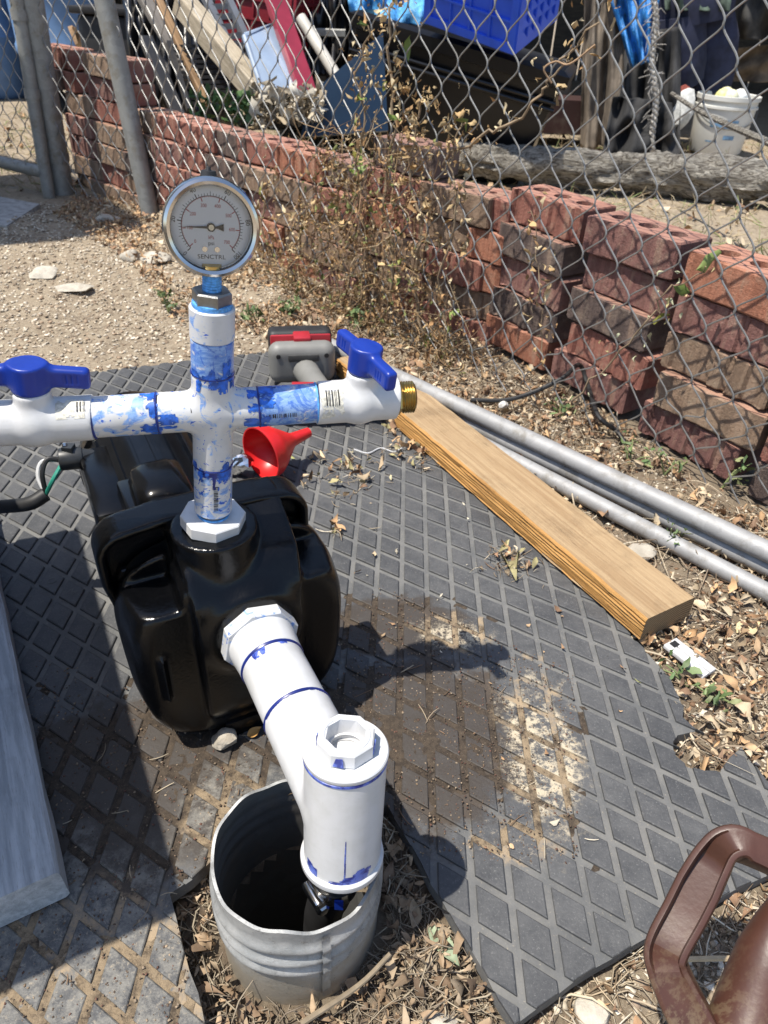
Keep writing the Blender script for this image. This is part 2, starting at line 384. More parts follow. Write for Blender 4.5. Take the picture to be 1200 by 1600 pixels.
def brickm(name, a, b, dust=.35):
    s = NT(name); inf = s.n('ObjectInfo'); n = s.noise(22, 6, .7); f = s.noise(170, 5, .75)
    base = s.mix(s.ramp(n, .3, .7), a, b)
    base = s.mix(s.math('MULTIPLY', inf.outputs['Random'], .45), base, tuple(.6*x for x in a))
    st = s.noise(1., 3, .6, vec=s.scl(s.oco(), (62, 3, 5))); base = s.mix(s.math('MULTIPLY', s.ramp(st, .47, .56), .38), base, tuple(.45*x for x in a))
    base = s.mix(s.math('MULTIPLY', s.ramp(st, .44, .34), .4), base, (.40, .28, .2))
    base = s.mix(s.math('MULTIPLY', s.ramp(f, .55, .70), .6), base, tuple(x*.45 for x in a))
    base = s.mix(s.math('MULTIPLY', s.ramp(s.noise(35, 6, .75), .50, .72), dust), base, (.42, .34, .25))
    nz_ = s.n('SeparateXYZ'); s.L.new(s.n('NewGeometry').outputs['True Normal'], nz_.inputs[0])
    base = s.mix(s.math('MULTIPLY', s.ramp(nz_.outputs[2], .6, .9), s.math('MULTIPLY_ADD', n, .6, .2)), base, (.54, .28, .20))  # upward faces mixed paler pink: sunlight on the tops painted into the colour
    s.bump(f, .9, .004)
    return s.fin(base, .9)
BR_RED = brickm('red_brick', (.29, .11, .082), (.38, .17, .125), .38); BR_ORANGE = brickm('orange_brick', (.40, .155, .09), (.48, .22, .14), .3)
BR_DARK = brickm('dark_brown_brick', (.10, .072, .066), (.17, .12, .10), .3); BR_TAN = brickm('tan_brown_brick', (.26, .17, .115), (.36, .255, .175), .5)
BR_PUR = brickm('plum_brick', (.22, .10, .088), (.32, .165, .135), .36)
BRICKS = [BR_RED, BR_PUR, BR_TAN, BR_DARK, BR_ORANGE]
LITTER = tinted('dry_leaf_litter'); GRIT = tinted('wood_chips_and_grit', .9, .25, 300); STRAW = tinted('straw_and_twigs', .8, .2, 200)
GREEN = tinted('green_leaves', .6, .25, 120)
BARK = None
s = NT('bark')
v = s.scl(s.oco(), (2.2, 12, 12)); n = s.noise(6, 8, .72, vec=v, dist=1.6)
base = s.mix(s.ramp(n, .35, .65), (.075, .058, .042), (.60, .56, .48)); s.bump(n, 1., .03); BARK = s.fin(base, .9)
def plastic(name, c, rough=.4, var=.12, dirt=(.2, .17, .13), amt=.3): return simple(name, c, rough, 0, var, 12, .05, 300, dirt=dirt, dirtamt=amt)
def cloth(name, c): return simple(name, c, .9, 0, .35, 14, .5, 500, .002)

# ================================================================== GROUND
SC = np.array([-.057, .316])          # well casing centre
MAT_PX_R = [(1010, 1015), (1046, 1055), (1056, 1080), (1068, 1100), (1066, 1120), (1088, 1140), (1060, 1146), (1052, 1160), (1056, 1180), (1075, 1196), (1100, 1203), (1126, 1203), (1140, 1183), (1160, 1165), (1200, 1222)]
MAT = [g(*p)[:2] for p in MAT_PX_R] + [np.array(p) for p in [(.47, .40)]] + [g(*p)[:2] for p in [(1200, 1366), (1150, 1388), (1085, 1424), (935, 1508), (805, 1600), (605, 1258)]]
MAT += [np.array(p) for p in [(-.02, .404), (-.07, .402), (-.115, .377)]] + [g(*p)[:2] for p in [(265, 1396), (320, 1600)]] + [np.array(p) for p in [(-.10, .13), (-.95, .13), (-.98, 1.17)]]
MAT += [g(*p)[:2] for p in [(0, 600), (140, 581), (290, 563), (420, 549)]] + [np.array((-.08, 1.56)), np.array((.03, 1.29))]
MAT = np.array(MAT)
def inpoly(P, poly):
    P = np.asarray(P); x, y = P[:, 0], P[:, 1]; r = np.zeros(len(P), bool); q = np.roll(poly, 1, axis=0)
    for (x1, y1), (x2, y2) in zip(poly, q):
        c = ((y1 > y) != (y2 > y)) & (x < (x2-x1)*(y-y1)/(y2-y1+1e-12)+x1); r ^= c
    return r
def vnoise(x, y, f, seed=0):
    """smooth value noise, numpy"""
    R = np.random.default_rng(seed).random((64, 64)); x = x*f+1000; y = y*f+1000
    i, j = np.floor(x).astype(int), np.floor(y).astype(int); u, v = x-i, y-j; u = u*u*(3-2*u); v = v*v*(3-2*v)
    a = R[i % 64, j % 64]; b = R[(i+1) % 64, j % 64]; c = R[i % 64, (j+1) % 64]; d = R[(i+1) % 64, (j+1) % 64]
    return (a*(1-u)+b*u)*(1-v)+(c*(1-u)+d*u)*v-.5
def gz(x, y):
    x = np.asarray(x, float); y = np.asarray(y, float)
    z = -.012 + .010*vnoise(x, y, 9, 1) + .008*vnoise(x, y, 31, 2) + .005*vnoise(x, y, 80, 3) + .03*vnoise(x, y, 1.7, 4)*np.clip((y-1.2), 0, 1)
    z -= .016*np.clip((x-.08)/.05, 0, 1)*np.clip((.40-y)/.06, 0, 1)
    z -= .034*np.exp(-(((x-SC[0])/.17)**2+((y-SC[1]+.05)/.16)**2))
    ins = inpoly(np.stack([x.ravel(), y.ravel()], 1), MAT).reshape(x.shape)
    return np.where(ins, np.minimum(z, -.022), z)
def spaced(lo, hi, d, far):
    a = list(np.arange(lo, hi, d)); st = d; p = a[-1]
    while p < far: st *= 1.18; p += st; a.append(p)
    st = d; p = lo; b = []
    while p > -far: st *= 1.18; p -= st; b.append(p)
    return np.array(b[::-1]+a)
gx, gy = spaced(-1.0, 1.0, .011, 90), spaced(.08, 2.0, .011, 90)
GX, GY = np.meshgrid(gx, gy, indexing='ij'); GZ = gz(GX, GY)
nx, ny = GX.shape; I = np.arange(nx*ny).reshape(nx, ny)
GF = np.stack([I[:-1, :-1], I[1:, :-1], I[1:, 1:], I[:-1, 1:]], -1).reshape(-1, 4)
GV = np.stack([GX, GY, GZ], -1).reshape(-1, 3); ctr = GV[GF].mean(1)
GF = GF[np.hypot(ctr[:, 0]-SC[0], ctr[:, 1]-SC[1]) > .062]
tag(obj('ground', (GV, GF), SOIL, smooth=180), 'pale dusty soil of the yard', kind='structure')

# ================================================================== RUBBER MAT
def jag(poly, amp=.0012, step=.02):
    out = []
    for a, b in zip(poly, np.roll(poly, -1, axis=0)):
        k = max(1, int(np.linalg.norm(b-a)/step))
        for t in np.arange(k)/k:
            out.append(a+(b-a)*t + (rng.normal(0, amp, 2) if t > 0 else 0))
    return np.array(out)
MATJ = jag(MAT)
def extrude(poly, z0, z1):
    n = len(poly); V = np.concatenate([np.c_[poly, np.full(n, z0)], np.c_[poly, np.full(n, z1)]])
    tri = tessellate_polygon([[Vector((*p, 0)) for p in poly]])
    area = sum(a[0]*b[1]-b[0]*a[1] for a, b in zip(poly, np.roll(poly, -1, axis=0)))
    F = []
    for t in tri:
        a, b, c = [poly[i] for i in t]
        if (b[0]-a[0])*(c[1]-a[1])-(b[1]-a[1])*(c[0]-a[0]) < 0: t = t[::-1]
        F += [tuple(i+n for i in t), tuple(t[::-1])]
    for i in range(n):
        j = (i+1) % n; F.append((i, j, j+n, i+n) if area > 0 else (j, i, i+n, j+n))
    return V, F
mat = thing('rubber_mat', 'black diamond-tread rubber mat under the pump, cut out round the well pipe', 'mat', (0, .7, 0))
obj('mat_sheet', extrude(MATJ, -.018, -.0032), GROOVE, mat, None)
E1, E2 = np.array([0, .041]), np.array([.0346, -.0198]); D0 = np.array([.2885, .543])
u1, u2 = E1/np.linalg.norm(E1), E2/np.linalg.norm(E2); gap = .0066
k1, k2 = .5-gap/.041/1.0*.62, .5-gap/.0399*.62
DI = np.array([-k1*E1-k2*E2, -k1*E1+k2*E2, k1*E1+k2*E2, k1*E1-k2*E2])      # outline of a tread diamond
def clip_to(conv, poly):
    """Sutherland-Hodgman: polygon clipped by a convex window"""
    out = [np.array(p) for p in poly]; ar = sum(a[0]*b[1]-b[0]*a[1] for a, b in zip(conv, np.roll(conv, -1, axis=0)))
    c = conv if ar > 0 else conv[::-1]
    for a, b in zip(c, np.roll(c, -1, axis=0)):
        inp, out = out, []; e = b-a
        if not inp: return []
        sd = [e[0]*(p[1]-a[1])-e[1]*(p[0]-a[0]) for p in inp]
        for i in range(len(inp)):
            p, q, sp, sq = inp[i-1], inp[i], sd[i-1], sd[i]
            if (sp >= 0) != (sq >= 0): out.append(p+(q-p)*sp/(sp-sq))
            if sq >= 0: out.append(q)
    return out
def pyramid(poly, z0=-.0045, z1=0., ins=.0009):
    poly = np.array(poly); c = poly.mean(0); n = len(poly)
    mid = c+(poly-c)*(1-ins*.3/.016); top = c+(poly-c)*(1-ins*1.6/.016)
    V = np.concatenate([np.c_[poly, np.full(n, z0)], np.c_[mid, np.full(n, z1-.0008)], np.c_[top, np.full(n, z1)]])
    ar = sum(a[0]*b[1]-b[0]*a[1] for a, b in zip(poly, np.roll(poly, -1, axis=0))); F = []
    for L in (0, 1):
        for i in range(n):
            j = (i+1) % n; F.append((L*n+i, L*n+j, L*n+n+j, L*n+n+i))
    F.append(tuple(range(2*n, 3*n)))
    if ar < 0: F = [f[::-1] for f in F]
    return V, F
dia_me = mkmesh('tread_diamond', *pyramid(DI)); dia_me.materials.append(RUBBER)
full, part_, MATc = [], [], MATJ
for i in range(-45, 30):
    for j in range(-40, 60):
        c = D0+i*E2+j*E1
        if not (-.99 < c[0] < .52 and .1 < c[1] < 1.6): continue
        corners = c+DI*1.06; ins = inpoly(corners, MATJ)
        if ins.all(): full.append(c)
        elif ins.any():
            q = clip_to(c+DI, MATJ)
            if len(q) >= 3 and abs(sum(a[0]*b[1]-b[0]*a[1] for a, b in zip(q, q[1:]+q[:1]))) > 1e-4: part_.append(q)
def vis(c):
    x, y = proj((*c, 0))
    return (-10 < x < 1210 and -10 < y < 1610), (np.linalg.norm(CAM-np.array([*c, 0])))
order = sorted(full, key=lambda c: (not vis(c)[0], vis(c)[1]))
for c in order[:300]:
    o = bpy.data.objects.new('tread_diamond', dia_me); col.objects.link(o); o.parent = mat
    o.location = (c[0], c[1]-.7, rng.normal(0, .0002)); o.rotation_euler = (rng.normal(0, .006), rng.normal(0, .006), 0)
o = obj('tread_diamonds', J(*[(pyramid(DI)[0]+np.array([*c, 0]), pyramid(DI)[1]) for c in order[300:]], *[pyramid(q) for q in part_]), RUBBER, mat, None); o['kind'] = 'stuff'

# mud pressed into the tread
def blob(x, y, cx, cy, rx, ry): return np.hypot((x-cx)/rx, (y-cy)/ry)
mx, my = np.meshgrid(np.arange(-.46, .34, .0034), np.arange(.16, .80, .0034), indexing='ij')
nz = 1.5*vnoise(mx, my, 26, 11)+.8*vnoise(mx, my, 60, 12)
d = np.minimum.reduce([blob(mx, my, .045, .50, .125, .12), blob(mx, my, -.235, .42, .15, .11), blob(mx, my, .02, .67, .11, .06), blob(mx, my, -.24, .23, .17, .09), blob(mx, my, .18, .47, .05, .1)])+nz*.6
wet = np.clip(1.15-np.minimum(blob(mx, my, .035, .50, .11, .12), blob(mx, my, -.20, .44, .12, .10))-nz*.5, 0, 1)
hgt = -.0061 + .0042*np.clip(1.25-d, 0, 1)**.5 + .0018*wet + .0030*vnoise(mx, my, 45, 15) + .0020*vnoise(mx, my, 120, 13) + .0014*vnoise(mx, my, 240, 14)
hgt = np.where((mx < -.09), np.minimum(hgt, -.0014+.0012*vnoise(mx, my, 60, 16)+.0008*vnoise(mx, my, 200, 17)+.0012*np.clip(wet-.75, 0, 1)*4), hgt)
hgt = np.where(d > 1.25, -.0062, hgt)
n1_, n2_ = mx.shape; I = np.arange(n1_*n2_).reshape(n1_, n2_)
DF = np.stack([I[:-1, :-1], I[1:, :-1], I[1:, 1:], I[:-1, 1:]], -1).reshape(-1, 4); DV = np.stack([mx, my, hgt], -1).reshape(-1, 3)
cc = DV[DF].mean(1); keep = (cc[:, 2] > -.0052)
q = cc[:, :2]; keep &= inpoly(q+[.006, 0], MATJ) & inpoly(q-[.006, 0], MATJ) & inpoly(q+[0, .006], MATJ) & inpoly(q-[0, .006], MATJ)
tag(obj('dirt', (DV, DF[keep]), MUD, smooth=180), 'brown mud and tan dust caked in the mat tread', kind='stuff')

# ================================================================== PUMP
AX = nrm([-.476, .879, 0]); RT = np.array([AX[1], -AX[0], 0]); UPV = np.array([0, 0, 1.])
A0 = np.array([-.141, .535, 0]); BASIS = np.stack([RT, AX, UPV])
def pl(x, y, z): return A0 + x*RT + y*AX + z*UPV
pump = thing('water_pump', 'glossy black cast iron water pump standing on the rubber mat', 'pump', A0)
def f_plate(x, y, z):
    hwl = .092+.030*np.clip((z-.05)/.14, 0, 1); hwr = .080+.008*np.clip((z-.05)/.14, 0, 1)
    cx = (hwr-hwl)/2; hw = (hwl+hwr)/2
    top = .252-.13*np.maximum(np.abs(x+.01)-.045, 0)
    qx = np.abs(x-cx)-hw+.026; qz = np.abs(z-top/2-.004)-top/2+.004+.026
    p = np.sqrt(np.maximum(qx, 0)**2+np.maximum(qz, 0)**2)+np.minimum(np.maximum(qx, qz), 0)-.026
    rim = smax(p, np.abs(y-.046)-.020, .005)
    return smax(rim, -np.maximum(p+.009, np.maximum(y-.040, .0-y)), .004)
def f_case(x, y, z):
    a = np.abs(x+.006)/(.110+.004*np.clip((z-.1)*10, -1, 1)); b = np.abs(z-.112)/.112
    R = (np.maximum((a**3.2+b**3.2), 1e-9)**(1/3.2)-1)*.108
    drum = smax(R+.75*np.maximum(-(y-.004), 0)**1.25*.5, np.maximum(-y-.038, y-.045), .014)
    web = d_box(x+.004-.06*np.clip(z-.16, 0, .1), y-.006, z-.127, (.050+.10*np.clip(z-.17, 0, .08), .056, .1245), .003)
    web = smax(web, (z-.250)*.93-(y-.035)*.36, .004)
    web = smax(web, (z-.234)*.60-(y+.022)*.80, .006)
    web = smax(web, -(z-.02)*.55-(y+.030)*.83, .010)
    boss = d_cyl(np.hypot(x+.0164, y-.003), np.abs(z-.20)-.050, .0385)-.0015
    port = d_cyl(np.hypot(x, z-.155), np.abs(y+.02)-.031, .0425)-.0015
    for sx in (-1, 1):
        drum = smax(drum, -d_box(x-sx*.100+.004, y+.016+.30*(z-.2), z-.232, (.042, .036, .040), .006), .005)
    d = smin(drum, web, .003)
    d = smin(d, boss, .005); d = smin(d, port, .016)
    rib = d_box(x+.088, y+.036, z-.115, (.0024, .008, .030), .0024); d = smin(d, rib, .004)
    return d
V, F = sdf_mesh(f_plate, (-.16, .012, -.005), (.14, .085, .28), .0034)
obj('back_plate', (A0+V@BASIS, F), BLACKIRON, pump, 180)
V, F = sdf_mesh(f_case, (-.13, -.08, -.005), (.13, .075, .265), .0030)
obj('casing', (A0+V@BASIS, F), BLACKIRON, pump, 180)
for sx in (-1, 1):
    obj('foot', bevbox(pl(sx*.078-.006, .044, .012), (.013, .022, .012), .003, BASIS), BLACKIRON, pump)
obj('foot', bevbox(pl(.006, -.012, .010), (.045, .03, .012), .004, BASIS), BLACKIRON, pump)
for (bx, bz) in ((-.098, .195), (.066, .195), (-.075, .06), (.06, .06)):
    obj('bolt', prism(pl(bx, .038, bz), -AX, .0085, .008, 6), BLACKIRON, pump)
ld = []
MZ, MX_ = .132, -.028
motor = obj('motor', lathe([(0, 0), (.072, 0), (.077, .004), (.078, .02), (.078, .255), (.082, .258), (.082, .272), (.077, .276), (.075, .31), (.066, .345), (.045, .362), (0, .366)], pl(MX_, .066, MZ), AX, 56), BLACKPL, pump)
for k in range(11):
    a = math.pi*(.08+.085*k); cdir = math.cos(a)*RT+math.sin(a)*UPV
    obj('cooling_fin', box(pl(MX_, .200, MZ)+cdir*.0785, (.0016, .115, .0025), np.stack([np.cross(AX, cdir), AX, cdir])), BLACKPL, motor)
cap = obj('capacitor_cover', bevbox(pl(-.040, .128, .208), (.030, .040, .030), .017, BASIS), BLACKPL, pump, 60)
obj('cover_flange', bevbox(pl(-.040, .128, .194), (.040, .056, .012), .005, BASIS), BLACKPL, cap)
obj('junction_box', bevbox(pl(-.088, .215, .172), (.022, .075, .022), .008, BASIS), BLACKPL, pump)
for bx, by in ((-.02, .078), (-.058, .078)):
    obj('screw', prism(pl(bx, by, .205), UPV, .005, .004, 6), DULLSTEEL, pump)
# cable gland and flying leads
gl0 = aty(130, 715, .73); gl1 = aty(92, 718, .72)
gland = obj('cable_gland', J(cyl(gl0, gl1, .0135, n=20, bev=.002), cyl(gl0+(gl0-gl1)*.6, gl0, .0075, .0115, 16), box((gl0+gl1)/2+np.array([0, 0, .012]), (.006, .006, .006))), simple('grey_black_gland', (.03, .032, .034), .4), pump)
obj('screw', prism((gl0+gl1)/2+np.array([-.004, 0, .0175]), UPV, .0035, .003, 6), STEEL, gland)
obj('gland_neck', tube(smooth_path([gl0, aty(150, 745, .71), aty(160, 790, .69)], 5), .008, 10), BLACKPL, pump)
joint = aty(72, 772, .70)
obj('white_wire', tube(smooth_path([gl1, aty(66, 722, .72), aty(60, 745, .71), joint], 6), .0028, 8), PVC, pump)
obj('black_wire', tube(smooth_path([gl1, aty(74, 718, .715), aty(66, 740, .705), joint], 6), .003, 8), BLACKMAT, pump)
obj('green_wire', tube(smooth_path([gl1+[.004, 0, -.004], aty(84, 748, .70), joint], 6), .0026, 8), simple('green_wire', (.03, .28, .20), .4), pump)
obj('power_cord', tube(smooth_path([joint+(joint-aty(50, 785, .69))*-.0, aty(45, 787, .69), aty(0, 792, .70), aty(-90, 800, .73), g(-220, 850)]), .0085, 12), BLACKMAT, pump)

# ================================================================== DISCHARGE PIPE
O = np.array([-.157, .53, .252]); GT = np.array([-.1318, .526, .517]); VA = nrm(GT-O)
def vz(py):          # distance along the riser whose axis shows at photograph row py
    lo, hi = -.05, .4
    for _ in range(50):
        m = (lo+hi)/2
        if proj(O+VA*m)[1] > py: lo = m
        else: hi = m
    return m
CR = O+VA*vz(640)
PRt = aty(640, 619, .568); PLt = aty(0, 660, .49); HA = nrm(PRt-PLt)
HA = nrm(HA); sc_ = (CR-PLt)@HA
def hx(px):          # signed distance along the arm from the cross centre
    lo, hi = -.5, .4
    for _ in range(50):
        m = (lo+hi)/2
        if proj(CR+HA*m)[0] < px: lo = m
        else: hi = m
    return m
man = thing('discharge_pipe', 'white pipe cross smeared with blue primer, rising from the pump', 'pipe', O)
RW = .0166
def coupling(name, p, d, L, mat, r=RW, lip=.0008): return obj(name, lathe([(r*.7, 0), (r-.001, 0), (r, .001), (r, L-.001), (r-.001, L), (r*.7, L)], p, d, 40), mat, man)
z_ = vz
# thread tape, octagon bushing, nipple
obj('thread_tape', lathe([(.0235, -.012), (.0245, -.010), (.0243, .001), (.02, .001)], O+VA*-.002, VA, 40), TAPE, man)
bush = obj('hex_bushing', prism(O+VA*-.001, VA, .0295, .0125, 8, .3, .001), PVC, man, 20)
obj('bushing_recess', torus(O+VA*.012, VA, .0135, .0012), TAPE, bush)
obj('nipple', lathe([(.0118, 0), (.0122, .001)]+[(.0125-.0007*(i % 2), .002+.0012*i) for i in range(12)], O+VA*.010, VA, 28), DULLSTEEL, man)
lo_ = z_(795); rg = z_(722)
coupling('lower_coupling', O+VA*lo_, VA, rg-lo_, PVC_M)
cb = z_(722)-z_(640); ct = z_(580)-z_(640); hl = hx(247); hr = hx(404)
RC = .0168
side = nrm(np.cross(VA, HA)); HB = np.stack([HA, side, VA])
def f_cross(x, y, z):
    a = np.hypot(y, z)-RC; b = np.hypot(x, y)-RC
    a = np.maximum(a, np.maximum(x-hr, hl-x)); b = np.maximum(b, np.maximum(z-ct, cb-z))
    return smin(a, b, .008)
V, F = sdf_mesh(f_cross, (hl-.006, -.024, cb-.006), (hr+.006, .024, ct+.006), .0016)
obj('cross_fitting', (CR+V@HB, F), PVC_S, man, 45)
for p, d in ((CR+VA*cb, VA), (CR+VA*ct, VA), (CR+HA*hl, HA), (CR+HA*hr, HA)):
    obj('glue_ring', torus(p, d, RW-.0003, .0011), GLUE, man)
up1 = z_(527); up2 = z_(478)
coupling('upper_coupling', O+VA*(z_(580)+.0005), VA, up1-z_(580)-.0005, PVC_H)
coupling('upper_adapter', O+VA*up1, VA, up2-up1, PVC_S, RW+.0006)
obj('thread_tape', lathe([(.0148, 0), (.0152, .001), (.0148, .0035), (.011, .004)], O+VA*up2, VA, 32), TAPE, man)
hexn = obj('steel_bushing', prism(O+VA*(up2+.002), VA, .0150, .0105, 6, .5, .0012), DULLSTEEL, man, 25)
coupling('left_coupling', CR+HA*hx(147), HA, hx(247)-hx(147)-.0005, PVC_M)
coupling('right_coupling', CR+HA*(hx(404)+.0005), HA, hx(495)-hx(404)-.0005, PVC_H)
# primer drips on the cross
INK = simple('black_print', (.02, .02, .02), .6, var=.6, scale=900)
def bars(name, c, axis, normal_ang, L, Hh, n, parent, R, o0, ax_dir, mat=None):
    """printed barcode following a pipe of radius R (axis ax_dir through o0)"""
    a, b, dd = frame(ax_dir, (0, 0, 1)); parts = []; rs = np.random.default_rng(int(abs(c*1e5)) % 1000)
    x = 0.
    while x < L:
        wd = rs.choice([.0004, .0007, .0011]); th = np.linspace(normal_ang-Hh/R/2, normal_ang+Hh/R/2*(.75+.25*rs.random()), 7)
        ring = np.cos(th)[:, None]*a+np.sin(th)[:, None]*b
        V = np.concatenate([o0+dd*(c+x)+ring*(R+.00025), o0+dd*(c+x+wd)+ring*(R+.00025)])
        parts.append((V, [(i, i+1, i+8, i+7) for i in range(6)])); x += wd+rs.choice([.0005, .0008, .0013])
    return obj(name, J(*parts), mat or INK, parent, None)
def patch(name, c, L, ang, Hh, parent, R, o0, ax_dir, mat, ragged=.0):
    """thin irregular smear or label following a pipe"""
    a, b, dd = frame(ax_dir, (0, 0, 1)); n, m = 26, 22; V = []; rs = np.random.default_rng(int(abs(c*7e4+ang*100+L*3e4)) % 9999); sd = int(rs.integers(1, 999))
    for i in range(n+1):
        for j in range(m+1):
            th = ang-Hh/R/2+Hh/R*j/m; xx = c+L*i/n
            V.append(o0+dd*xx+(np.cos(th)*a+np.sin(th)*b)*(R+.00018))
    F = []
    for i in range(n):
        for j in range(m):
            u, v = (i+.5)/n*2-1, (j+.5)/m*2-1
            q = 2.2*vnoise(np.array([u]), np.array([v]), 2.3, sd)[0]*.5+1.2*vnoise(np.array([u]), np.array([v]), 7., sd+1)[0]*.5
            edge = max(abs(u), abs(v)) if ragged >= .3 else math.hypot(u, v)
            if edge+q*(.5 if ragged >= .3 else 1.) < (1.0 if ragged < .3 else .95) and not (ragged >= .3 and q > .28): F.append((i*(m+1)+j, i*(m+1)+j+1, (i+1)*(m+1)+j+1, (i+1)*(m+1)+j))
    if not F: F = [(0, 1, m+2, m+1)]
    return obj(name, (np.array(V), F), mat, parent, None)
def toward(ax_dir, dirv):
    a, b, dd = frame(ax_dir, (0, 0, 1)); return math.atan2(dirv@b, dirv@a)
view = nrm(CAM-CR); LABEL = simple('worn_paper_label', (.62, .60, .52), .7, var=.3, scale=300)
bars('barcode', hx(300), 0, toward(HA, view)-.05, hx(352)-hx(300), .005, 0, man, RC, CR, HA)
bars('barcode', hx(418), 0, toward(HA, view)+.55, hx(460)-hx(418), .004, 0, man, RW, CR, HA)
bars('barcode', -.015, 0, toward(VA, view)+.15, .026, .004, 0, man, RW, O+VA*(z_(760)), VA)

DRIP = simple('cobalt_primer', (.02, .11, .50), .35, var=.5, scale=160); _rs = np.random.default_rng(77)
for o0_, d_, pos_, R0_ in ((CR, VA, cb, RW), (CR, VA, ct, RW), (CR, HA, hl, RC), (CR, HA, hr, RC)):
    fa_ = toward(d_, view)
    for k in range(11):
        L_d = _rs.uniform(.004, .017); sg = -1 if _rs.random() < .6 else 0
        patch('primer_drip', pos_+sg*L_d*.8, L_d, fa_+_rs.uniform(-1.3, 1.3), _rs.uniform(.003, .011), man, RC+.0001, o0_, d_, DRIP)
patch('primer_drip', cb-.018, .018, toward(VA, view)+.05, .003, man, RC, CR, VA, GLUE); patch('primer_drip', cb-.006, .006, toward(VA, view)-.1, .022, man, RC, CR, VA, GLUE)
# ball valves
def valve(label, c_px, side_s, closed, s_in, s_b0, s_b1, s_out, vg):
    """distances along the arm: socket start, bulb start, bulb end, socket end"""
    cb_ = (s_b0+s_b1)/2; C = CR+HA*cb_; t = thing('ball_valve', label, 'valve', C, vg)
    Rb, Rs = .0205, .0182; a0, a1 = s_in-cb_, s_out-cb_; bl = abs(s_b1-s_b0)/2; lo_, hi_ = min(a0, a1), max(a0, a1)
    def f(x, y, z):
        p = np.hypot(y, z); s = np.maximum(p-Rs, np.maximum(lo_-x, x-hi_)); 
        bulb = np.sqrt((x/bl*Rb*.86)**2+y*y+z*z)-Rb
        col_ = d_cyl(np.hypot(x, y), np.abs(z-.013)-.0145, .0140)
        return smin(smin(s, bulb, .004), col_, .004)
    V, F = sdf_mesh(f, (lo_-.004, -.025, -.025), (hi_+.004, .025, .034), .0015)
    body = obj('valve_body', (C+V@HB, F), PVC, t, 45)
    top = C+VA*.0275; hd = HA if not closed else nrm(.50*HA-.87*np.array([0, 1., 0]))
    hd = nrm(hd-VA*(hd@VA)); hs = nrm(np.cross(VA, hd)); B = np.stack([hd, hs, VA])
    def fh(x, y, z):
        hub = d_cyl(np.hypot(x, y), np.abs(z-.0115)-.0105, .0128)-.001
        zt = .0215-.0042*np.clip((np.abs(x)-.012)/.03, 0, 1); zb = .0035+.0015*np.clip((np.abs(x)-.012)/.03, 0, 1)
        wing = d_box(x, y, z-(zt+zb)/2, (.0435, .0052, .0082), .0032)
        gr = np.abs(((np.abs(x)-.026)/.0042+.5) % 1-.5)*.0042
        gv = np.maximum(np.maximum(np.abs(np.abs(y)-.0052)-.0012, gr-.0007), np.maximum(np.abs(np.abs(x)-.0305)-.008, np.abs(z-.0115)-.004))
        return np.maximum(smin(hub, wing, .006), -gv)
    V, F = sdf_mesh(fh, (-.048, -.018, -.003), (.048, .018, .026), .0013)
    h = obj('handle', (top+V@B, F), BLUEP, t, 50)
    obj('handle_emblem', torus(top+VA*.0225, VA, .0075, .0006, 28, 6), BLUEP, h)
    return t, C, body
vL, CL, bL = valve('white ball valve on the left arm, blue handle in line with the pipe', 42, -1, False, hx(147), hx(92), hx(22), hx(-40), 'ball valves on the discharge pipe')
vR, CRr, bR = valve('white ball valve with crosswise blue handle and brass nipple, above the plank', 560, 1, True, hx(495), hx(536), hx(588), hx(619), 'ball valves on the discharge pipe')
obj('glue_ring', torus(CR+HA*hx(147), HA, RW, .001), GLUE, man); obj('glue_ring', torus(CR+HA*hx(494), HA, RW, .0009), TAPE, man)
patch('sticker', hx(498), hx(537)-hx(498)-.002, toward(HA, view)+.1, .026, vR, .0182, CR, HA, LABEL, .35)
bars('barcode', hx(506), 0, toward(HA, view)-.15, hx(528)-hx(506), .015, 0, vR, .0184, CR, HA)
patch('sticker', hx(96), hx(140)-hx(96), toward(HA, view)-.45, .017, vL, .0182, CR, HA, LABEL, .4)
bars('barcode', hx(128), 0, toward(HA, view)-.5, hx(143)-hx(128), .009, 0, vL, .0184, CR, HA)
bp_ = CR+HA*hx(618)
obj('brass_nipple', J(prism(bp_, HA, .0150, .0045, 6, .2), lathe([(.0118, .004)]+[(.0128+.0011*(i % 2), .005+.0011*i) for i in range(10)]+[(.0118, .0165), (.009, .0165), (.009, .004)], bp_, HA, 32)), BRASS, vR, 25)

# ================================================================== PRESSURE GAUGE
GN = nrm([.33, -.93, .09]); GU = nrm(VA-GN*(VA@GN)); GR = np.cross(GU, GN); R_ = .0335
gc = GT; gauge = thing('pressure_gauge', 'round steel-rimmed pressure gauge on top of the white riser', 'gauge', O+VA*(up2+.013))
obj('case', lathe([(0, -.026), (.028, -.026), (R_-.003, -.023), (R_-.0015, -.019), (R_-.0015, 0), (R_-.004, .0)], gc, GN, 64), STEEL, gauge)
bez = obj('bezel', lathe([(R_-.0015, -.004), (R_, -.003), (R_+.0004, .001), (R_-.0006, .004), (R_-.0026, .0052), (R_-.0048, .0042), (R_-.0058, .0022), (R_-.0060, -.004)], gc, GN, 72), STEEL, gauge)
obj('filler_plug', J(cyl(gc+GU*(R_-.002)-GN*.012, gc+GU*(R_+.0022)-GN*.012, .006, .005, 20), cyl(gc+GU*(R_+.0022)-GN*.012, gc+GU*(R_+.0045)-GN*.012, .002, .0012, 10)), BLACKMAT, gauge)
DIALW = simple('dial_white', (.92, .93, .95), .5, var=.01); DIALK = simple('dial_black_print', (.012, .012, .012), .6, var=0); DIALR = simple('dial_red_print', (.42, .02, .03), .6, var=0)
dr = R_-.0060
dial = obj('dial', lathe([(0, -.0039), (dr+.0005, -.0039)], gc, GN, 64), DIALW, gauge, None)
def dp(x, y, h=-.0036): return gc+GR*x*R_+GU*y*R_+GN*h
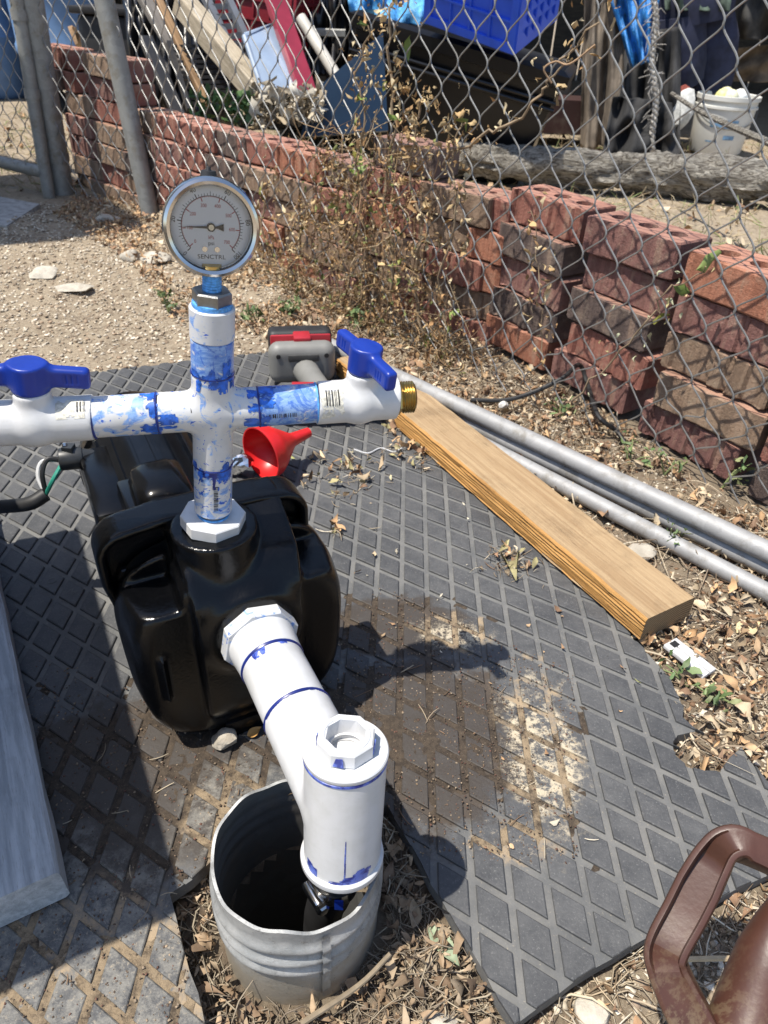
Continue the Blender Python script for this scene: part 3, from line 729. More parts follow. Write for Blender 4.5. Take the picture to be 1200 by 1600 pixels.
def textobj(st, name, c, size, mat_, parent, right=None, up=None, nn=None, sx=1.):
    right = GR if right is None else right; up = GU if up is None else up; nn = GN if nn is None else nn
    cu = bpy.data.curves.new('lettering', 'FONT'); cu.body = st; cu.size = 1; cu.align_x = 'CENTER'; cu.align_y = 'CENTER'; cu.resolution_u = 3
    t = bpy.data.objects.new('lettering', cu); col.objects.link(t); bpy.context.view_layer.update()
    me = t.evaluated_get(bpy.context.evaluated_depsgraph_get()).to_mesh()
    V = np.array([v.co[:] for v in me.vertices]); F = [tuple(p.vertices) for p in me.polygons]
    bpy.data.objects.remove(t); bpy.data.curves.remove(cu)
    return obj(name, (c+V[:, :1]*right*size*sx+V[:, 1:2]*up*size+V[:, 2:]*nn, F), mat_, parent, None)
def tick(ang, r0, r1, wd):
    d = np.array([math.cos(ang), math.sin(ang)]); n = np.array([-d[1], d[0]])*wd/2
    return np.array([dp(*(d*r0+n)), dp(*(d*r0-n)), dp(*(d*r1-n)), dp(*(d*r1+n))]), [(0, 1, 2, 3)]
P_ = lambda v: math.radians(225-2.7*v)
tk, tr = [], []
for v in range(0, 101, 2):
    tk.append(tick(P_(v), .615, .665 if v % 10 else .70, .009 if v % 20 else .018))
for v in range(0, 71): tr.append(tick(math.radians(222-264*v/70), .585 if v % 10 else .52, .600, .007 if v % 10 else .018))
def arc(r, wd, mat_, nm):
    th = np.linspace(P_(0), P_(100), 80); V = [dp(math.cos(t)*q, math.sin(t)*q) for t in th for q in (r-wd/2, r+wd/2)]
    return obj(nm, (np.array(V), [(2*i, 2*i+1, 2*i+3, 2*i+2) for i in range(79)]), mat_, dial, None)
obj('black_scale', J(*tk), DIALK, dial, None); obj('red_scale', J(*tr), DIALR, dial, None); arc(.612, .010, DIALK, 'black_scale_line'); arc(.603, .006, DIALR, 'red_scale_line')
for v in (0, 20, 40, 60, 80, 100):
    a = P_(v); d_ = np.array([math.cos(a), math.sin(a)]); rd = (-d_[1], d_[0])
    upx = np.array([d_[0], d_[1]]); rtx = np.array([d_[1], -d_[0]])
    right = GR*rtx[0]+GU*rtx[1]; upd = GR*upx[0]+GU*upx[1]
    textobj(str(v), 'numeral', dp(*(d_*.775)), .0042, DIALK, dial, right, upd)
for v in range(0, 701, 100):
    a = math.radians(222-264*v/700); d_ = np.array([math.cos(a), math.sin(a)])
    textobj(str(v), 'numeral', dp(*(d_*(.44 if v else .45))), .0034, DIALR, dial, sx=.85)
textobj('kPa', 'unit', dp(0, -.21), .0036, DIALR, dial, sx=.8); textobj('psi', 'unit', dp(0, -.33), .0040, DIALK, dial)
textobj('SENCTRL', 'lettering', dp(0, -.61), .0042, DIALK, dial, sx=1.15)
for sx in (-.14, .12): obj('dial_screw', cyl(dp(sx, -.45, -.0039), dp(sx, -.45, -.003), .0019, n=14), STEEL, dial)
na = P_(16.2); nd = np.array([math.cos(na), math.sin(na)]); nn_ = np.array([-nd[1], nd[0]])
pts = [dp(*(nd*.62), -.0025), dp(*(nn_*.028), -.0025), dp(*(-nd*.12+nn_*.02), -.0025), dp(*(-nd*.26+nn_*.075), -.0025), dp(*(-nd*.26-nn_*.075), -.0025), dp(*(-nd*.12-nn_*.02), -.0025), dp(*(-nn_*.028), -.0025)]
pv = np.array(pts); ndl = obj('needle', (np.concatenate([pv, pv+GN*.0004]), [tuple(range(6, -1, -1)), tuple(range(7, 14))]+[(i, (i+1) % 7, 7+(i+1) % 7, 7+i) for i in range(7)]), DIALK, gauge, None)
obj('needle_hub', cyl(dp(0, 0, -.0036), dp(0, 0, -.0018), .0029, n=20), DIALK, ndl); obj('hub_pin', cyl(dp(0, 0, -.002), dp(0, 0, -.0012), .0019, n=18), simple('pale_brass', (.55, .50, .40), .4, 1.), ndl)
gs = NT('gauge_glass'); _tb = gs.n('BsdfTransparent'); _gl = gs.n('BsdfGlossy'); _gl.inputs['Roughness'].default_value = .03; _fr = gs.n('Fresnel'); _mx = gs.n('MixShader')
gs.L.new(_fr.outputs[0], _mx.inputs[0]); gs.L.new(_tb.outputs[0], _mx.inputs[1]); gs.L.new(_gl.outputs[0], _mx.inputs[2]); gs.L.new(_mx.outputs[0], gs.N['Material Output'].inputs['Surface']); GLASS = gs.m
obj('lens', lathe([(0, .0006), (dr+.0004, .0006), (dr+.0004, .0010), (0, .0010)], gc, GN, 48), GLASS, gauge)
b0 = O+VA*(up2+.0125); L_ = np.linalg.norm(gc-b0)-R_+.004
obj('thread_tape', lathe([(.0066, -.003), (.0071, 0)]+[(.0072-.0004*(i % 2), .0008+.001*i) for i in range(12)], b0, VA, 24), TAPE, gauge)
obj('brass_stem', cyl(b0+VA*.0125, b0+VA*(L_+.004), .0072, .0068, 20), BRASS, gauge)

# ================================================================== SUCTION PIPE
SP = np.array([-.117, .4914, .155]); TC = np.array([-.0185, .3185, .217]); TB = np.array([-.019, .303, .101]); TA = nrm(TC-TB)
TM = TB+(TC-TB)*.49; SD = nrm(TM-SP); LS = np.linalg.norm(TM-SP)
suc = thing('suction_pipe', 'thick white suction pipe with a wye fitting leading down into the well casing', 'pipe', TB)
obj('thread_tape', lathe([(.0325, -.004), (.0345, -.003), (.0348, .004), (.031, .005)], SP, SD, 48), TAPE, suc)
nut = obj('octagon_nut', prism(SP+SD*.005, SD, .0375, .014, 8, .2, .0012), PVC_S, suc, 20)
obj('adapter', lathe([(.025, 0), (.0320, 0), (.0318, .010), (.0305, .022), (.0302, .030), (.0285, .032), (.0285, .030)], SP+SD*.017, SD, 48), PVC, suc)
obj('primer_band', torus(SP+SD*.0485, SD, .0282, .0022), GLUE, suc)
obj('pipe', lathe([(.020, 0), (.0285, .0), (.0290, .001), (.0290, .060), (.0285, .061), (.020, .061)], SP+SD*.049, SD, 56), PVC, suc)
for k in range(5):
    a = rng.uniform(.2, 2.6); patch('primer_drip', .049-.001, rng.uniform(.003, .010), a, rng.uniform(.003, .010), suc, .0291, SP, SD, PRIMER)
obj('glue_ring', torus(SP+SD*.111, SD, .0290, .0018), GLUE, suc)
tside = nrm(np.cross(TA, -SD)); tfw = np.cross(tside, TA); TBAS = np.stack([tside, tfw, TA])
br = TBAS@(-SD); h0, h1 = (TB-TM)@TA, (TC-TM)@TA
def f_tee(x, y, z):
    m = np.maximum(np.hypot(x, y)-.0302, np.maximum(h0+.004-z, z-h1+.004))
    ax_ = x*br[0]+y*br[1]+z*br[2]; rad = np.sqrt(np.maximum(x*x+y*y+z*z-ax_**2, 0))
    b = np.maximum(rad-.0302, np.maximum(-ax_, ax_-(LS-.112)))
    return smin(m, b, .004)
V, F = sdf_mesh(f_tee, (-.04, -.04, h0-.01), (.04, .11, h1+.01), .0021)
obj('wye_fitting', (TM+V@TBAS, F), PVC, suc, 45)
obj('primer_band', lathe([(.0299, -.0062), (.0309, -.0055), (.0309, -.0035), (.0299, -.003)], TC, TA, 56), PRIMER, suc)
obj('end_cap', lathe([(.012, -.003), (.0305, -.003), (.0311, -.002), (.0311, .0008), (.0302, .002), (.012, .0022)], TC, TA, 64), PVC, suc)
plug = obj('plug_bushing', J(prism(TC+TA*.0018, TA, .0215, .013, 8, .35, .0012, hole=.0150), lathe([(.0150, .0148), (.0145, .012), (.0138, .004), (.0135, -.010), (0, -.010)], TC, TA, 40)), PVC, suc, 30)
obj('rim', torus(TC+TA*.0146, TA, .0163, .0013), PVC, plug)
for k in range(4):
    a = .6+1.6*k; dd_ = math.cos(a)*tside+math.sin(a)*tfw
    obj('primer_smear', slab([TC+TA*.004+dd_*.0207+np.cross(TA, dd_)*.004, TC+TA*.004+dd_*.0207-np.cross(TA, dd_)*.004, TC+TA*.011+dd_*.0207-np.cross(TA, dd_)*.002, TC+TA*.012+dd_*.0207+np.cross(TA, dd_)*.003], .0006), PRIMER, plug)
obj('bottom_flange', lathe([(.0285, 0), (.0322, .0), (.0328, .0015), (.0328, .0055), (.0318, .0068), (.0300, .0075)], TB, TA, 64), PVC, suc)
fr = toward(TA, nrm(CAM-TB))
for a, L, H in ((fr+.55, .026, .016), (fr+.25, .016, .018), (fr-.85, .022, .012), (fr-.05, .007, .016)):
    patch('primer_smear', .007, L*.55, a, H, suc, .0302, TB, TA, PRIMER, .08)
patch('primer_drip', .012, .045, fr+.08, .0012, suc, .0302, TB, TA, PRIMER)
hose = thing('hose', 'black hose held by a steel clamp, hanging inside the well casing', 'hose', TB-[0, 0, .3])
hd_ = smooth_path([TB+TA*.004, TB-TA*.02+[-.002, 0, 0], [-.026, .300, .05], [-.036, .302, -.02], [-.038, .30, -.28]], 5)
obj('hose_tube', tube(hd_, .0165, 24), BLACKMAT, hose)
cl_ = hd_[int(len(hd_)*.42)]
clamp = obj('hose_clamp', J(lathe([(.0166, -.0055), (.0178, -.0055), (.0178, .0055), (.0166, .0055)], cl_, TA, 40, closed=True)), STEEL, hose)
cs = nrm(np.array([-.80, -.60, 0])); ct_ = nrm(np.cross(TA, cs))
obj('clamp_screw', J(cyl(cl_+cs*.0205-ct_*.013, cl_+cs*.0205+ct_*.010, .0048, n=16, bev=.001), prism(cl_+cs*.0205+ct_*.010, ct_, .0055, .006, 6)), STEEL, clamp)
obj('blue_tag', slab([cl_+np.array([.004, -.0185, .008])+d for d in ([-.0035, 0, 0], [.0035, 0, 0], [.0035, -.001, -.012], [-.0035, -.001, -.012])], .001), BLUEP, hose)

# ================================================================== WELL CASING
cas = thing('well_casing', 'short corrugated galvanised steel well casing standing in the mat cutout', 'well casing', (*SC, -.03))
nth, zs = 96, np.concatenate([np.linspace(-.35, -.04, 8), np.linspace(-.03, .082, 57)])
def rib(z): return .0036*np.exp(-((z-.060)/.0055)**2)+.0042*np.exp(-((z-.042)/.0055)**2)+.0036*np.exp(-((z-.024)/.006)**2)
th = np.linspace(0, 2*np.pi, nth, endpoint=False); V = []
for side_ in (0, 1):
    for z in zs:
        R = .0690+rib(z)*(.62+.55*np.cos(th+1.75))+.0012*np.sin(2*th+1)+.0007*np.sin(5*th)-(.0026 if side_ else 0)
        zz = z+(.0022*np.sin(3*th+.6)+.0016*np.sin(11*th)+.0035*np.cos(th-3.9))*np.clip((z-.05)/.03, 0, 1)
        V.append(np.c_[SC[0]+R*np.cos(th), SC[1]+R*np.sin(th), zz])
nz_ = len(zs); V = np.concatenate(V); F = []
for i in range(nz_-1):
    for k in range(nth):
        k2 = (k+1) % nth; F.append((i*nth+k, i*nth+k2, (i+1)*nth+k2, (i+1)*nth+k)); o_ = nz_*nth; F.append((o_+i*nth+k2, o_+i*nth+k, o_+(i+1)*nth+k, o_+(i+1)*nth+k2))
t0 = (nz_-1)*nth
for k in range(nth): k2 = (k+1) % nth; F.append((t0+k, t0+k2, nz_*nth+t0+k2, nz_*nth+t0+k))
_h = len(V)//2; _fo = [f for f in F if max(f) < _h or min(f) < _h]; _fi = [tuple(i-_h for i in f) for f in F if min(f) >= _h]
obj('casing_shell', (V, _fo), GALV_CAS, cas, 50); obj('inner_wall', (V[_h:], _fi), galv('shaded_inner_steel', (.13, .13, .125), .7, (.16, .13, .10), .5, .1), cas, 50)  # inner face coloured darker to stand for the shade inside the casing
sa = math.atan2(-.9, .42); sdir = np.array([math.cos(sa), math.sin(sa), 0]); stn = np.array([-sdir[1], sdir[0], 0])
obj('seam', J(*[(np.array([[*SC, z0]+sdir*(.0702+rib(z0)*.9)+stn*w_ for z0 in zs[8:] for w_ in (-.0045, -.0040, .0030)])*1.0 if False else np.array([np.array([*SC, z0])+sdir*(.0712+rib(z0)*.75)+stn*w_ for z0 in zs[10:-3] for w_ in (-.0035, .0035)]), [(2*i, 2*i+1, 2*i+3, 2*i+2) for i in range(len(zs[10:-3])-1)])]), GALV_CAS, cas)
ha = math.atan2(.98, -.2); hdv = np.array([math.cos(ha), math.sin(ha), 0])
obj('bolt_hole', torus(np.array([*SC, .056])+hdv*.0665, hdv, .0052, .0010, 20, 6), simple('rusty_edge', (.25, .16, .08), .8), cas)
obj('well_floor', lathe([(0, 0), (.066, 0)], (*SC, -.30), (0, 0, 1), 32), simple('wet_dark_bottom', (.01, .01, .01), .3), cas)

# ================================================================== PLANK, RAILS
pd = nrm([-.525, .851, 0]); pn = np.array([pd[1], -pd[0], 0]); p0 = np.array([.332, .657, 0])
PB = np.stack([pd, -pn, UPV])
def lumber(name, label, cat, c, h, ax, mats, bev=.002, seg=24, warp=.0012, seed=0, ridges=0):
    """board with eased edges, slightly uneven faces and its own end grain"""
    rs = np.random.default_rng(seed); ys = [-h[1]+bev, h[1]-bev]; prof = [(-h[1], -h[2]+bev), (-h[1], h[2]-bev), (-h[1]+bev, h[2]), (h[1]-bev, h[2]), (h[1], h[2]-bev), (h[1], -h[2]+bev), (h[1]-bev, -h[2]), (-h[1]+bev, -h[2])]
    if ridges:
        left_ = [(h[1]-dy, z) for z, dy in zip(np.linspace(h[2]-bev*1.6, -h[2]+bev*1.6, 2*ridges), np.tile([.0, .0018], ridges)*rs.uniform(.4, 1.2, 2*ridges))]; prof = prof[:5]+left_+prof[5:]
    n = len(prof); V = []
    for i in range(seg+1):
        x = -h[0]+2*h[0]*i/seg
        for (y, z) in prof: V.append([x, y+rs.normal(0, warp*.4), z+rs.normal(0, warp*.25)])
    F = [(i*n+k, i*n+(k+1) % n, (i+1)*n+(k+1) % n, (i+1)*n+k) for i in range(seg) for k in range(n)] + [tuple(range(n))[::-1], tuple(range(seg*n, seg*n+n))]
    me = mkmesh(name, V, [f[::-1] for f in F]); shade(me, 30)
    for m in mats: me.materials.append(m)
    if len(mats) > 1:
        for p in me.polygons:
            nl = p.normal
            p.material_index = 2 if abs(nl.x) > .7 and len(mats) > 2 else (1 if abs(nl.y) > .6 else 0)
    o = bpy.data.objects.new(name, me); col.objects.link(o)
    R = Matrix(np.asarray(ax).T.tolist()).to_4x4(); R.translation = Vector(c); o.matrix_world = R
    if label: tag(o, label, cat)
    return o
s = NT('end_grain'); v = s.oco(); dd_ = s.n('VectorMath', operation='LENGTH'); mp = s.n('Mapping'); mp.inputs['Location'].default_value = (0, .03, .06); mp.inputs['Scale'].default_value = (0, 1, 1)
s.L.new(v, mp.inputs['Vector']); s.L.new(mp.outputs[0], dd_.inputs[0])
rr = s.math('SINE', s.math('MULTIPLY', s.math('ADD', dd_.outputs['Value'], s.math('MULTIPLY', s.noise(40, 3, vec=v), .004)), 1500.))
ENDG = s.fin(s.mix(s.ramp(rr, -.6, .8), (.16, .10, .05), (.34, .24, .13)), .85)
lumber('wooden_plank', 'yellow fir two-by-four lying along the right edge of the rubber mat', 'plank', p0+pd*.425+pn*.0445+[0, 0, .0205], (.425, .0445, .019), PB, [WOOD, WOODSIDE, ENDG], .003, 40, seed=3, ridges=6)
def rail(label, a, b, r, seed=0):
    P = smooth_path([a, a+(b-a)*.35+[0, 0, .001], a+(b-a)*.7, b], 6); t = nrm(b-a)
    ring = np.concatenate([P, [P[-1]]])
    o = obj('metal_rail', J(lathe([(r*.86, 0), (r, 0), (r, np.linalg.norm(b-a)), (r*.86, np.linalg.norm(b-a)), (r*.86, 0)], a, t, 20)), GALV, None, 40, loc=np.array([*a[:2], 0.]))
    return tag(o, label, 'pipe', 'galvanised pipes on the ground')
def rl(y1000, k, x0, x1, z): return g(x0, y1000+k*(x0-1000), z), g(x1, y1000+k*(x1-1000), z)
rail('uppermost galvanised fence pipe, resting on two others along the leaf litter', *rl(768, .472, 505, 1270, .036), .0150)
rail('galvanised fence pipe tucked right under the uppermost pipe', *rl(790, .482, 690, 1270, .010), .0130)
rail('lowest galvanised fence pipe, nearest the wooden plank', *rl(822, .522, 752, 1270, .008), .0130)

# ================================================================== DRILL, FUNNEL, FOIL
dc = aty(472, 568, 1.34); dw = np.array([.98, .2, 0]); dw = nrm(dw); dh = np.array([-.2, .98, 0]); DB = np.stack([dw, dh, UPV])
GREYPL = simple('grey_tool_plastic', (.20, .198, .185), .5, var=.1, scale=20, dirt=(.2, .17, .12), dirtamt=.3); REDPL = simple('red_tool_plastic', (.36, .02, .03), .4, var=.1)
dz = .050
dr_ = thing('cordless_drill', 'grey and red cordless drill lying on the mat behind the pump', 'drill', (dc[0], dc[1]-.08, 0))
def dl(x, y, z): return np.array([dc[0], dc[1], 0])+dw*x+dh*y+UPV*z
V, F = sdf_mesh(lambda x, y, z: d_box(x, y, z, (.066, .022, .042), .0215), (-.075, -.03, -.05), (.075, .03, .05), .003)
foot = obj('battery_foot', (dl(0, 0, .047)+V@DB, F), GREYPL, dr_, 180)
obj('red_band', bevbox(dl(0, .024, .050), (.060, .0035, .0440), .003, DB), REDPL, dr_)
V, F = sdf_mesh(lambda x, y, z: d_box(x, y, z, (.064, .022, .047), .012), (-.072, -.03, -.055), (.072, .03, .055), .003)
bat = obj('battery', (dl(0, .050, .050)+V@DB, F), BLACKMAT, dr_, 180)
obj('latch', bevbox(dl(.002, .02, .090), (.017, .02, .006), .003, DB), REDPL, bat)
obj('slot', bevbox(dl(.002, -.0215, .064), (.030, .003, .007), .002, DB), simple('dark_slot', (.05, .05, .048), .6), foot)
for sx in (-.047, .047): obj('screw_hole', cyl(dl(sx, -.0205, .068), dl(sx, -.0232, .068), .0045, n=12), BLACKMAT, foot)
obj('grip', tube(smooth_path([dl(.004, -.01, .036), dl(.012, -.05, .036), dl(.022, -.10, .040), dl(.03, -.14, .042)], 5), np.linspace(.026, .020, 16), 16), GREYPL, dr_, 60)
obj('motor_housing', lathe([(0, -.09), (.024, -.09), (.031, -.08), (.032, .0), (.030, .03), (.024, .05), (.020, .065), (0, .066)], dl(.03, -.155, .040), nrm(dw+dh*-.1), 28), simple('dark_tool_grey', (.09, .09, .088), .5), dr_)
obj('red_housing_panel', lathe([(.0325, -.06), (.0325, -.02)], dl(.03, -.155, .040), nrm(dw+dh*-.1), 28), REDPL, dr_)
obj('chuck', lathe([(0, .064), (.019, .066), (.021, .075), (.021, .095), (.014, .108), (.006, .112), (0, .112)], dl(.03, -.155, .040), nrm(dw+dh*-.1), 24), BLACKMAT, dr_)
REDF = simple('red_funnel_plastic', (.62, .018, .02), .33, var=.05)
fc = g(410, 708, .047); fa = nrm([.66, .74, .0])
fun = thing('red_funnel', 'small red plastic funnel lying on its side behind the pump', 'funnel', (fc[0], fc[1], 0))
fpr = [(.0385, -.004), (.0405, -.004), (.0405, 0), (.0395, .002), (.0385, .012), (.033, .022), (.012, .052), (.0105, .056), (.0075, .088), (.0062, .088), (.009, .056), (.031, .022), (.0368, .012), (.0385, 0)]
fpr = [(a*1.12, b*1.12) for a, b in fpr]
obj('cone', lathe(fpr, fc, fa, 48, closed=True), REDF, fun)
obj('hanging_tab', torus(fc+np.array([.020, -.016, -.041]), fa, .0048, .0022, 16, 8), REDF, fun)
def crumple(c, h, n, seed, amp=.35, flat=1.):
    rs = np.random.default_rng(seed); bm = bmesh.new(); bmesh.ops.create_icosphere(bm, subdivisions=n, radius=1)
    V = np.array([v.co[:] for v in bm.verts]); bm.verts.index_update(); F = [tuple(v.index for v in f.verts) for f in bm.faces]; bm.free()
    pl_ = rs.normal(0, 1, (14, 3)); pl_ /= np.linalg.norm(pl_, axis=1)[:, None]
    d = np.min(np.stack([np.where(V@p > .0, (1-amp*rs.random())/np.maximum(V@p, .05), 9) for p in pl_]), 0); r = np.minimum(1, d)
    V = V*r[:, None]*(1+rs.normal(0, .03, len(V)))[:, None]
    V = V*np.asarray(h); V[:, 2] = np.maximum(V[:, 2], -h[2]*.8)
    return np.asarray(c)+V, F
FOIL = simple('crinkled_foil', (.75, .75, .76), .18, 1., var=.1)
c_ = g(372, 728, .02); one('foil_wad', crumple(c_, (.028, .02, .024), 3, 5, .6), FOIL, 'crumpled shiny foil wad between the pump and the red funnel', 'foil', smooth=None)

# ================================================================== BOARDS AND ADDED SHADOW CASTERS AT THE LEFT
ba, bb = g(110, 1400), g(2, 905); bd = nrm([*(bb-ba)[:2], 0]); bn = np.array([bd[1], -bd[0], 0])
BB = np.stack([bd, -bn, UPV])
skid = np.array([*ba[:2], 0])
lumber('grey_board', 'grey-painted timber lying on the mat at the left edge, end grain facing the viewer', 'board', skid+bd*.40-bn*.075+[0, 0, .0215], (.40, .075, .021), BB, [WOODGREY, WOODGREY, WOODGREY], .004, 20, seed=4)
lumber('upright_board', 'short grey board standing on edge on top of the grey timber', 'board', skid+bd*.46-bn*.085+[0, 0, .115], (.30, .012, .070), BB, [WOODGREY, WOODGREY, WOODGREY], .003, 16, seed=5)
ply = wood('plywood', (.42, .33, .22), (.55, .45, .31), (1, 8, 8))
cr_ = thing('shadow_crate', 'tall unseen plywood crate added outside the left edge to cast the shadow beside the grey timber', 'crate', (-.62, .48, .0))  # out-of-view box added for the shadow it throws across the left of the mat
k1_, k2_ = np.array([-.352, .222, 0]), np.array([-.640, .742, 0]); kd = nrm(k2_-k1_); kn = np.array([-kd[1], kd[0], 0]); KB = np.stack([kd, kn, UPV]); kl = np.linalg.norm(k2_-k1_)
for nm, c, h in (('side_panel', k1_+kd*kl/2+kn*.009+[0, 0, .27], (kl/2, .009, .23)), ('side_panel', k1_+kd*kl/2+kn*.431+[0, 0, .27], (kl/2, .009, .23)), ('end_panel', k1_+kd*.009+kn*.22+[0, 0, .27], (.009, .2, .23)), ('end_panel', k1_+kd*(kl-.009)+kn*.22+[0, 0, .27], (.009, .2, .23)), ('lid', k1_+kd*kl/2+kn*.22+[0, 0, .508], (kl/2+.004, .224, .008)), ('base', k1_+kd*kl/2+kn*.22+[0, 0, .02], (kl/2-.01, .2, .02))):
    obj(nm, box(c, h, KB), ply, cr_)

gsh = thing('shadow_shed', 'unseen grey shed added outside the left edge to shade the path by the gate', 'shed', (-2.1, 1.9, 0))  # added out of view, sized and placed to throw shade near the gate
sa_, sb_ = nrm([-.8, -.6, 0]), nrm([-.6, .8, 0]); sk = np.array([-1.68, 2.08, 0]); SB = np.stack([sa_, sb_, UPV]); SHM = wood('grey_shed_boards', (.30, .30, .29), (.42, .42, .40), (8, 8, 1))
for i in range(8):
    obj('board', box(sk+sa_*(.07+.14*i)+sb_*.01+[0, 0, 1.05], (.068, .012, 1.1), SB), SHM, gsh)
    if i < 6: obj('board', box(sk+sb_*(.10+.14*i)+sa_*.01+[0, 0, 1.05], (.012, .068, 1.1), SB), SHM, gsh); obj('board', box(sk+sb_*(.10+.14*i)+sa_*1.11+[0, 0, 1.05], (.012, .068, 1.1), SB), SHM, gsh)
    obj('board', box(sk+sa_*(.07+.14*i)+sb_*.90+[0, 0, 1.05], (.068, .012, 1.1), SB), SHM, gsh)
obj('roof', box(sk+sa_*.56+sb_*.45+[0, 0, 2.18], (.60, .50, .025), SB), SHM, gsh)

# ================================================================== BROWN TOOL HANDLE (lower right)
s = NT('muddy_brown_plastic'); n = s.noise(28, 6, .7); v = s.pos()
zz = s.n('SeparateXYZ'); s.L.new(v, zz.inputs[0])
mudk = s.math('MULTIPLY', s.ramp(zz.outputs[2], .16, .08), s.ramp(s.noise(120, 6, .75, vec=s.scl(v, (1, 1, .25))), .46, .60))
base = s.mix(s.ramp(n, .3, .7), (.060, .025, .017), (.075, .031, .021)); base = s.mix(s.math('MULTIPLY', s.ramp(s.noise(90, 5, .8), .70, .76), .6), base, (.30, .23, .17)); base = s.mix(s.math('MULTIPLY', mudk, .75), base, (.20, .15, .09))
s.bump(s.noise(120, 5), .25, .001); BROWNP = s.fin(base, .42)
tool = thing('brown_tool_handle', 'mud-stained brown plastic D-handle of a tool in the lower right corner', 'tool handle', g(1180, 1640)*[1, 1, 0])
def strap(path, wv, tv, rec):
    """moulded bar along a path: half depth wv toward the viewer, half thickness tv in the loop plane, recess depth rec on the viewer side"""
    P = np.asarray(path, float); T = np.gradient(P, axis=0); T /= np.linalg.norm(T, axis=1)[:, None]; nv = nrm(CAM-P.mean(0)); V = []
    for i in range(len(P)):
        a = nrm(nv-T[i]*(nv@T[i])); b = np.cross(T[i], a); w_, t_, r_ = wv[i], tv[i], rec[i]; e = min(.0035, t_*.5)
        pr = [(-w_, -t_+e), (-w_, t_-e), (-w_+e, t_), (w_-e, t_), (w_-.3*e, t_-.3*e), (w_, t_-e), (w_, t_-.0042 if t_ > .006 else t_*.3), (w_-r_-.0002, t_-.0055 if t_ > .007 else t_*.2), (w_-r_-.0002, -t_+.0055 if t_ > .007 else -t_*.2), (w_, -t_+.0042 if t_ > .006 else -t_*.3), (w_, -t_+e), (w_-.3*e, -t_+.3*e), (w_-e, -t_), (-w_+e, -t_)]
        V += [P[i]+a*x+b*y for x, y in pr]
    n = 14; m = len(P); F = [(i*n+k, i*n+(k+1) % n, (i+1)*n+(k+1) % n, (i+1)*n+k) for i in range(m-1) for k in range(n)]+[tuple(range(n))[::-1], tuple(range((m-1)*n, m*n))]
    return np.array(V), F
lp = smooth_path([atd(1330, 1395, .50), atd(1230, 1352, .508), atd(1165, 1325, .512), atd(1135, 1322, .512), atd(1112, 1348, .510), atd(1072, 1425, .505), atd(1044, 1478, .50), atd(1042, 1505, .498), atd(1058, 1548, .495), atd(1086, 1605, .49), atd(1116, 1670, .485)], 6)
_t = np.linspace(0, 1, len(lp)); wt = np.interp(_t, [0, .25, .38, .7, 1], [.024, .023, .019, .014, .012]); tt = np.interp(_t, [0, .22, .36, .45, .7, 1], [.010, .010, .012, .0145, .0135, .016]); rc = np.interp(_t, [0, .30, .40, .62, .70, 1], [.0, .0, .016, .014, .001, 0])
obj('grip_loop', strap(lp, wt, tt, rc), BROWNP, tool, 40)
sp_ = smooth_path([atd(1235, 1410, .50), atd(1205, 1480, .495), atd(1180, 1560, .49), atd(1150, 1670, .48), atd(1130, 1760, .478)], 5)
obj('shaft', tube(sp_, np.interp(np.linspace(0, 1, len(sp_)), [0, .3, 1], [.012, .020, .030]), 20), BROWNP, tool, 60)

# ================================================================== BRICK WALL
BH, BL, BW = .0645, .205, .095
def brick_mesh(name, L, kind, holes, seed):
    rs = np.random.default_rng(seed); h = BH-.0015; e = .003
    # front outline along x: plain, fluted or rough
    xs, ys = [0.], [e]
    if kind == 'fluted':
        x = .004; xs.append(x); ys.append(0)
        while x < L-.02:
            w_ = rs.uniform(.009, .022); d = rs.choice([.0, .0065])
            xs += [x+.002, x+w_-.002]; ys += [d, d]; x += w_
        xs.append(L-.004); ys.append(0)
    else:
        for x in np.linspace(.004, L-.004, 14): xs.append(x); ys.append(rs.normal(0, .0012 if kind == 'rough' else .0003))
    xs.append(L); ys.append(e); xs, ys = np.array(xs), np.array(ys)
    out = np.concatenate([np.c_[xs, ys], [[L, BW-e], [L-e, BW], [e, BW], [0, BW-e]]]); n = len(out); c = out.mean(0)
    lev = [(0, .003), (.003, 0), (h-.003, 0), (h, .003)]; V = []
    for z, ins in lev:
        d = out-c; V.append(np.c_[c+d*(1-ins/np.maximum(np.abs(d).max(1), .02))[:, None]+rs.normal(0, .0005, out.shape), np.full(n, z)])
    V = np.concatenate(V).tolist(); F = [(i*n+k, i*n+(k+1) % n, (i+1)*n+(k+1) % n, (i+1)*n+k) for i in range(3) for k in range(n)]+[tuple(range(n))[::-1]]
    top = list(range(3*n, 4*n))
    if not holes: F.append(tuple(top))
    else:
        m = 12; rows = []
        for hcx in np.linspace(.2, .8, 3)*L:
            th = np.linspace(0, 2*np.pi, m, endpoint=False); r = min(.019, L*.09)
            b0 = len(V)
            for rr_, z in ((r, h), (r*.95, h-.035)):
                V += [[hcx+rr_*math.cos(t), BW/2+rr_*math.sin(t), z] for t in th]
            F += [(b0+k, b0+m+k, b0+m+(k+1) % m, b0+(k+1) % m) for k in range(m)]+[tuple(range(b0+m, b0+2*m))]; rows.append(b0)
        loops = [[Vector(V[i]) for i in top]]+[[Vector(V[b+k]) for k in range(m)][::-1] for b in rows]
        idx = top+sum([[b+k for k in range(m)][::-1] for b in rows], [])
        for t in tessellate_polygon(loops):
            t = [idx[i] for i in t]; a, b, c_ = [np.array(V[i]) for i in t]
            if np.cross(b-a, c_-a)[2] < 0: t = t[::-1]
            F.append(tuple(t))
    return mkmesh(name, V, F)
VAR = {}
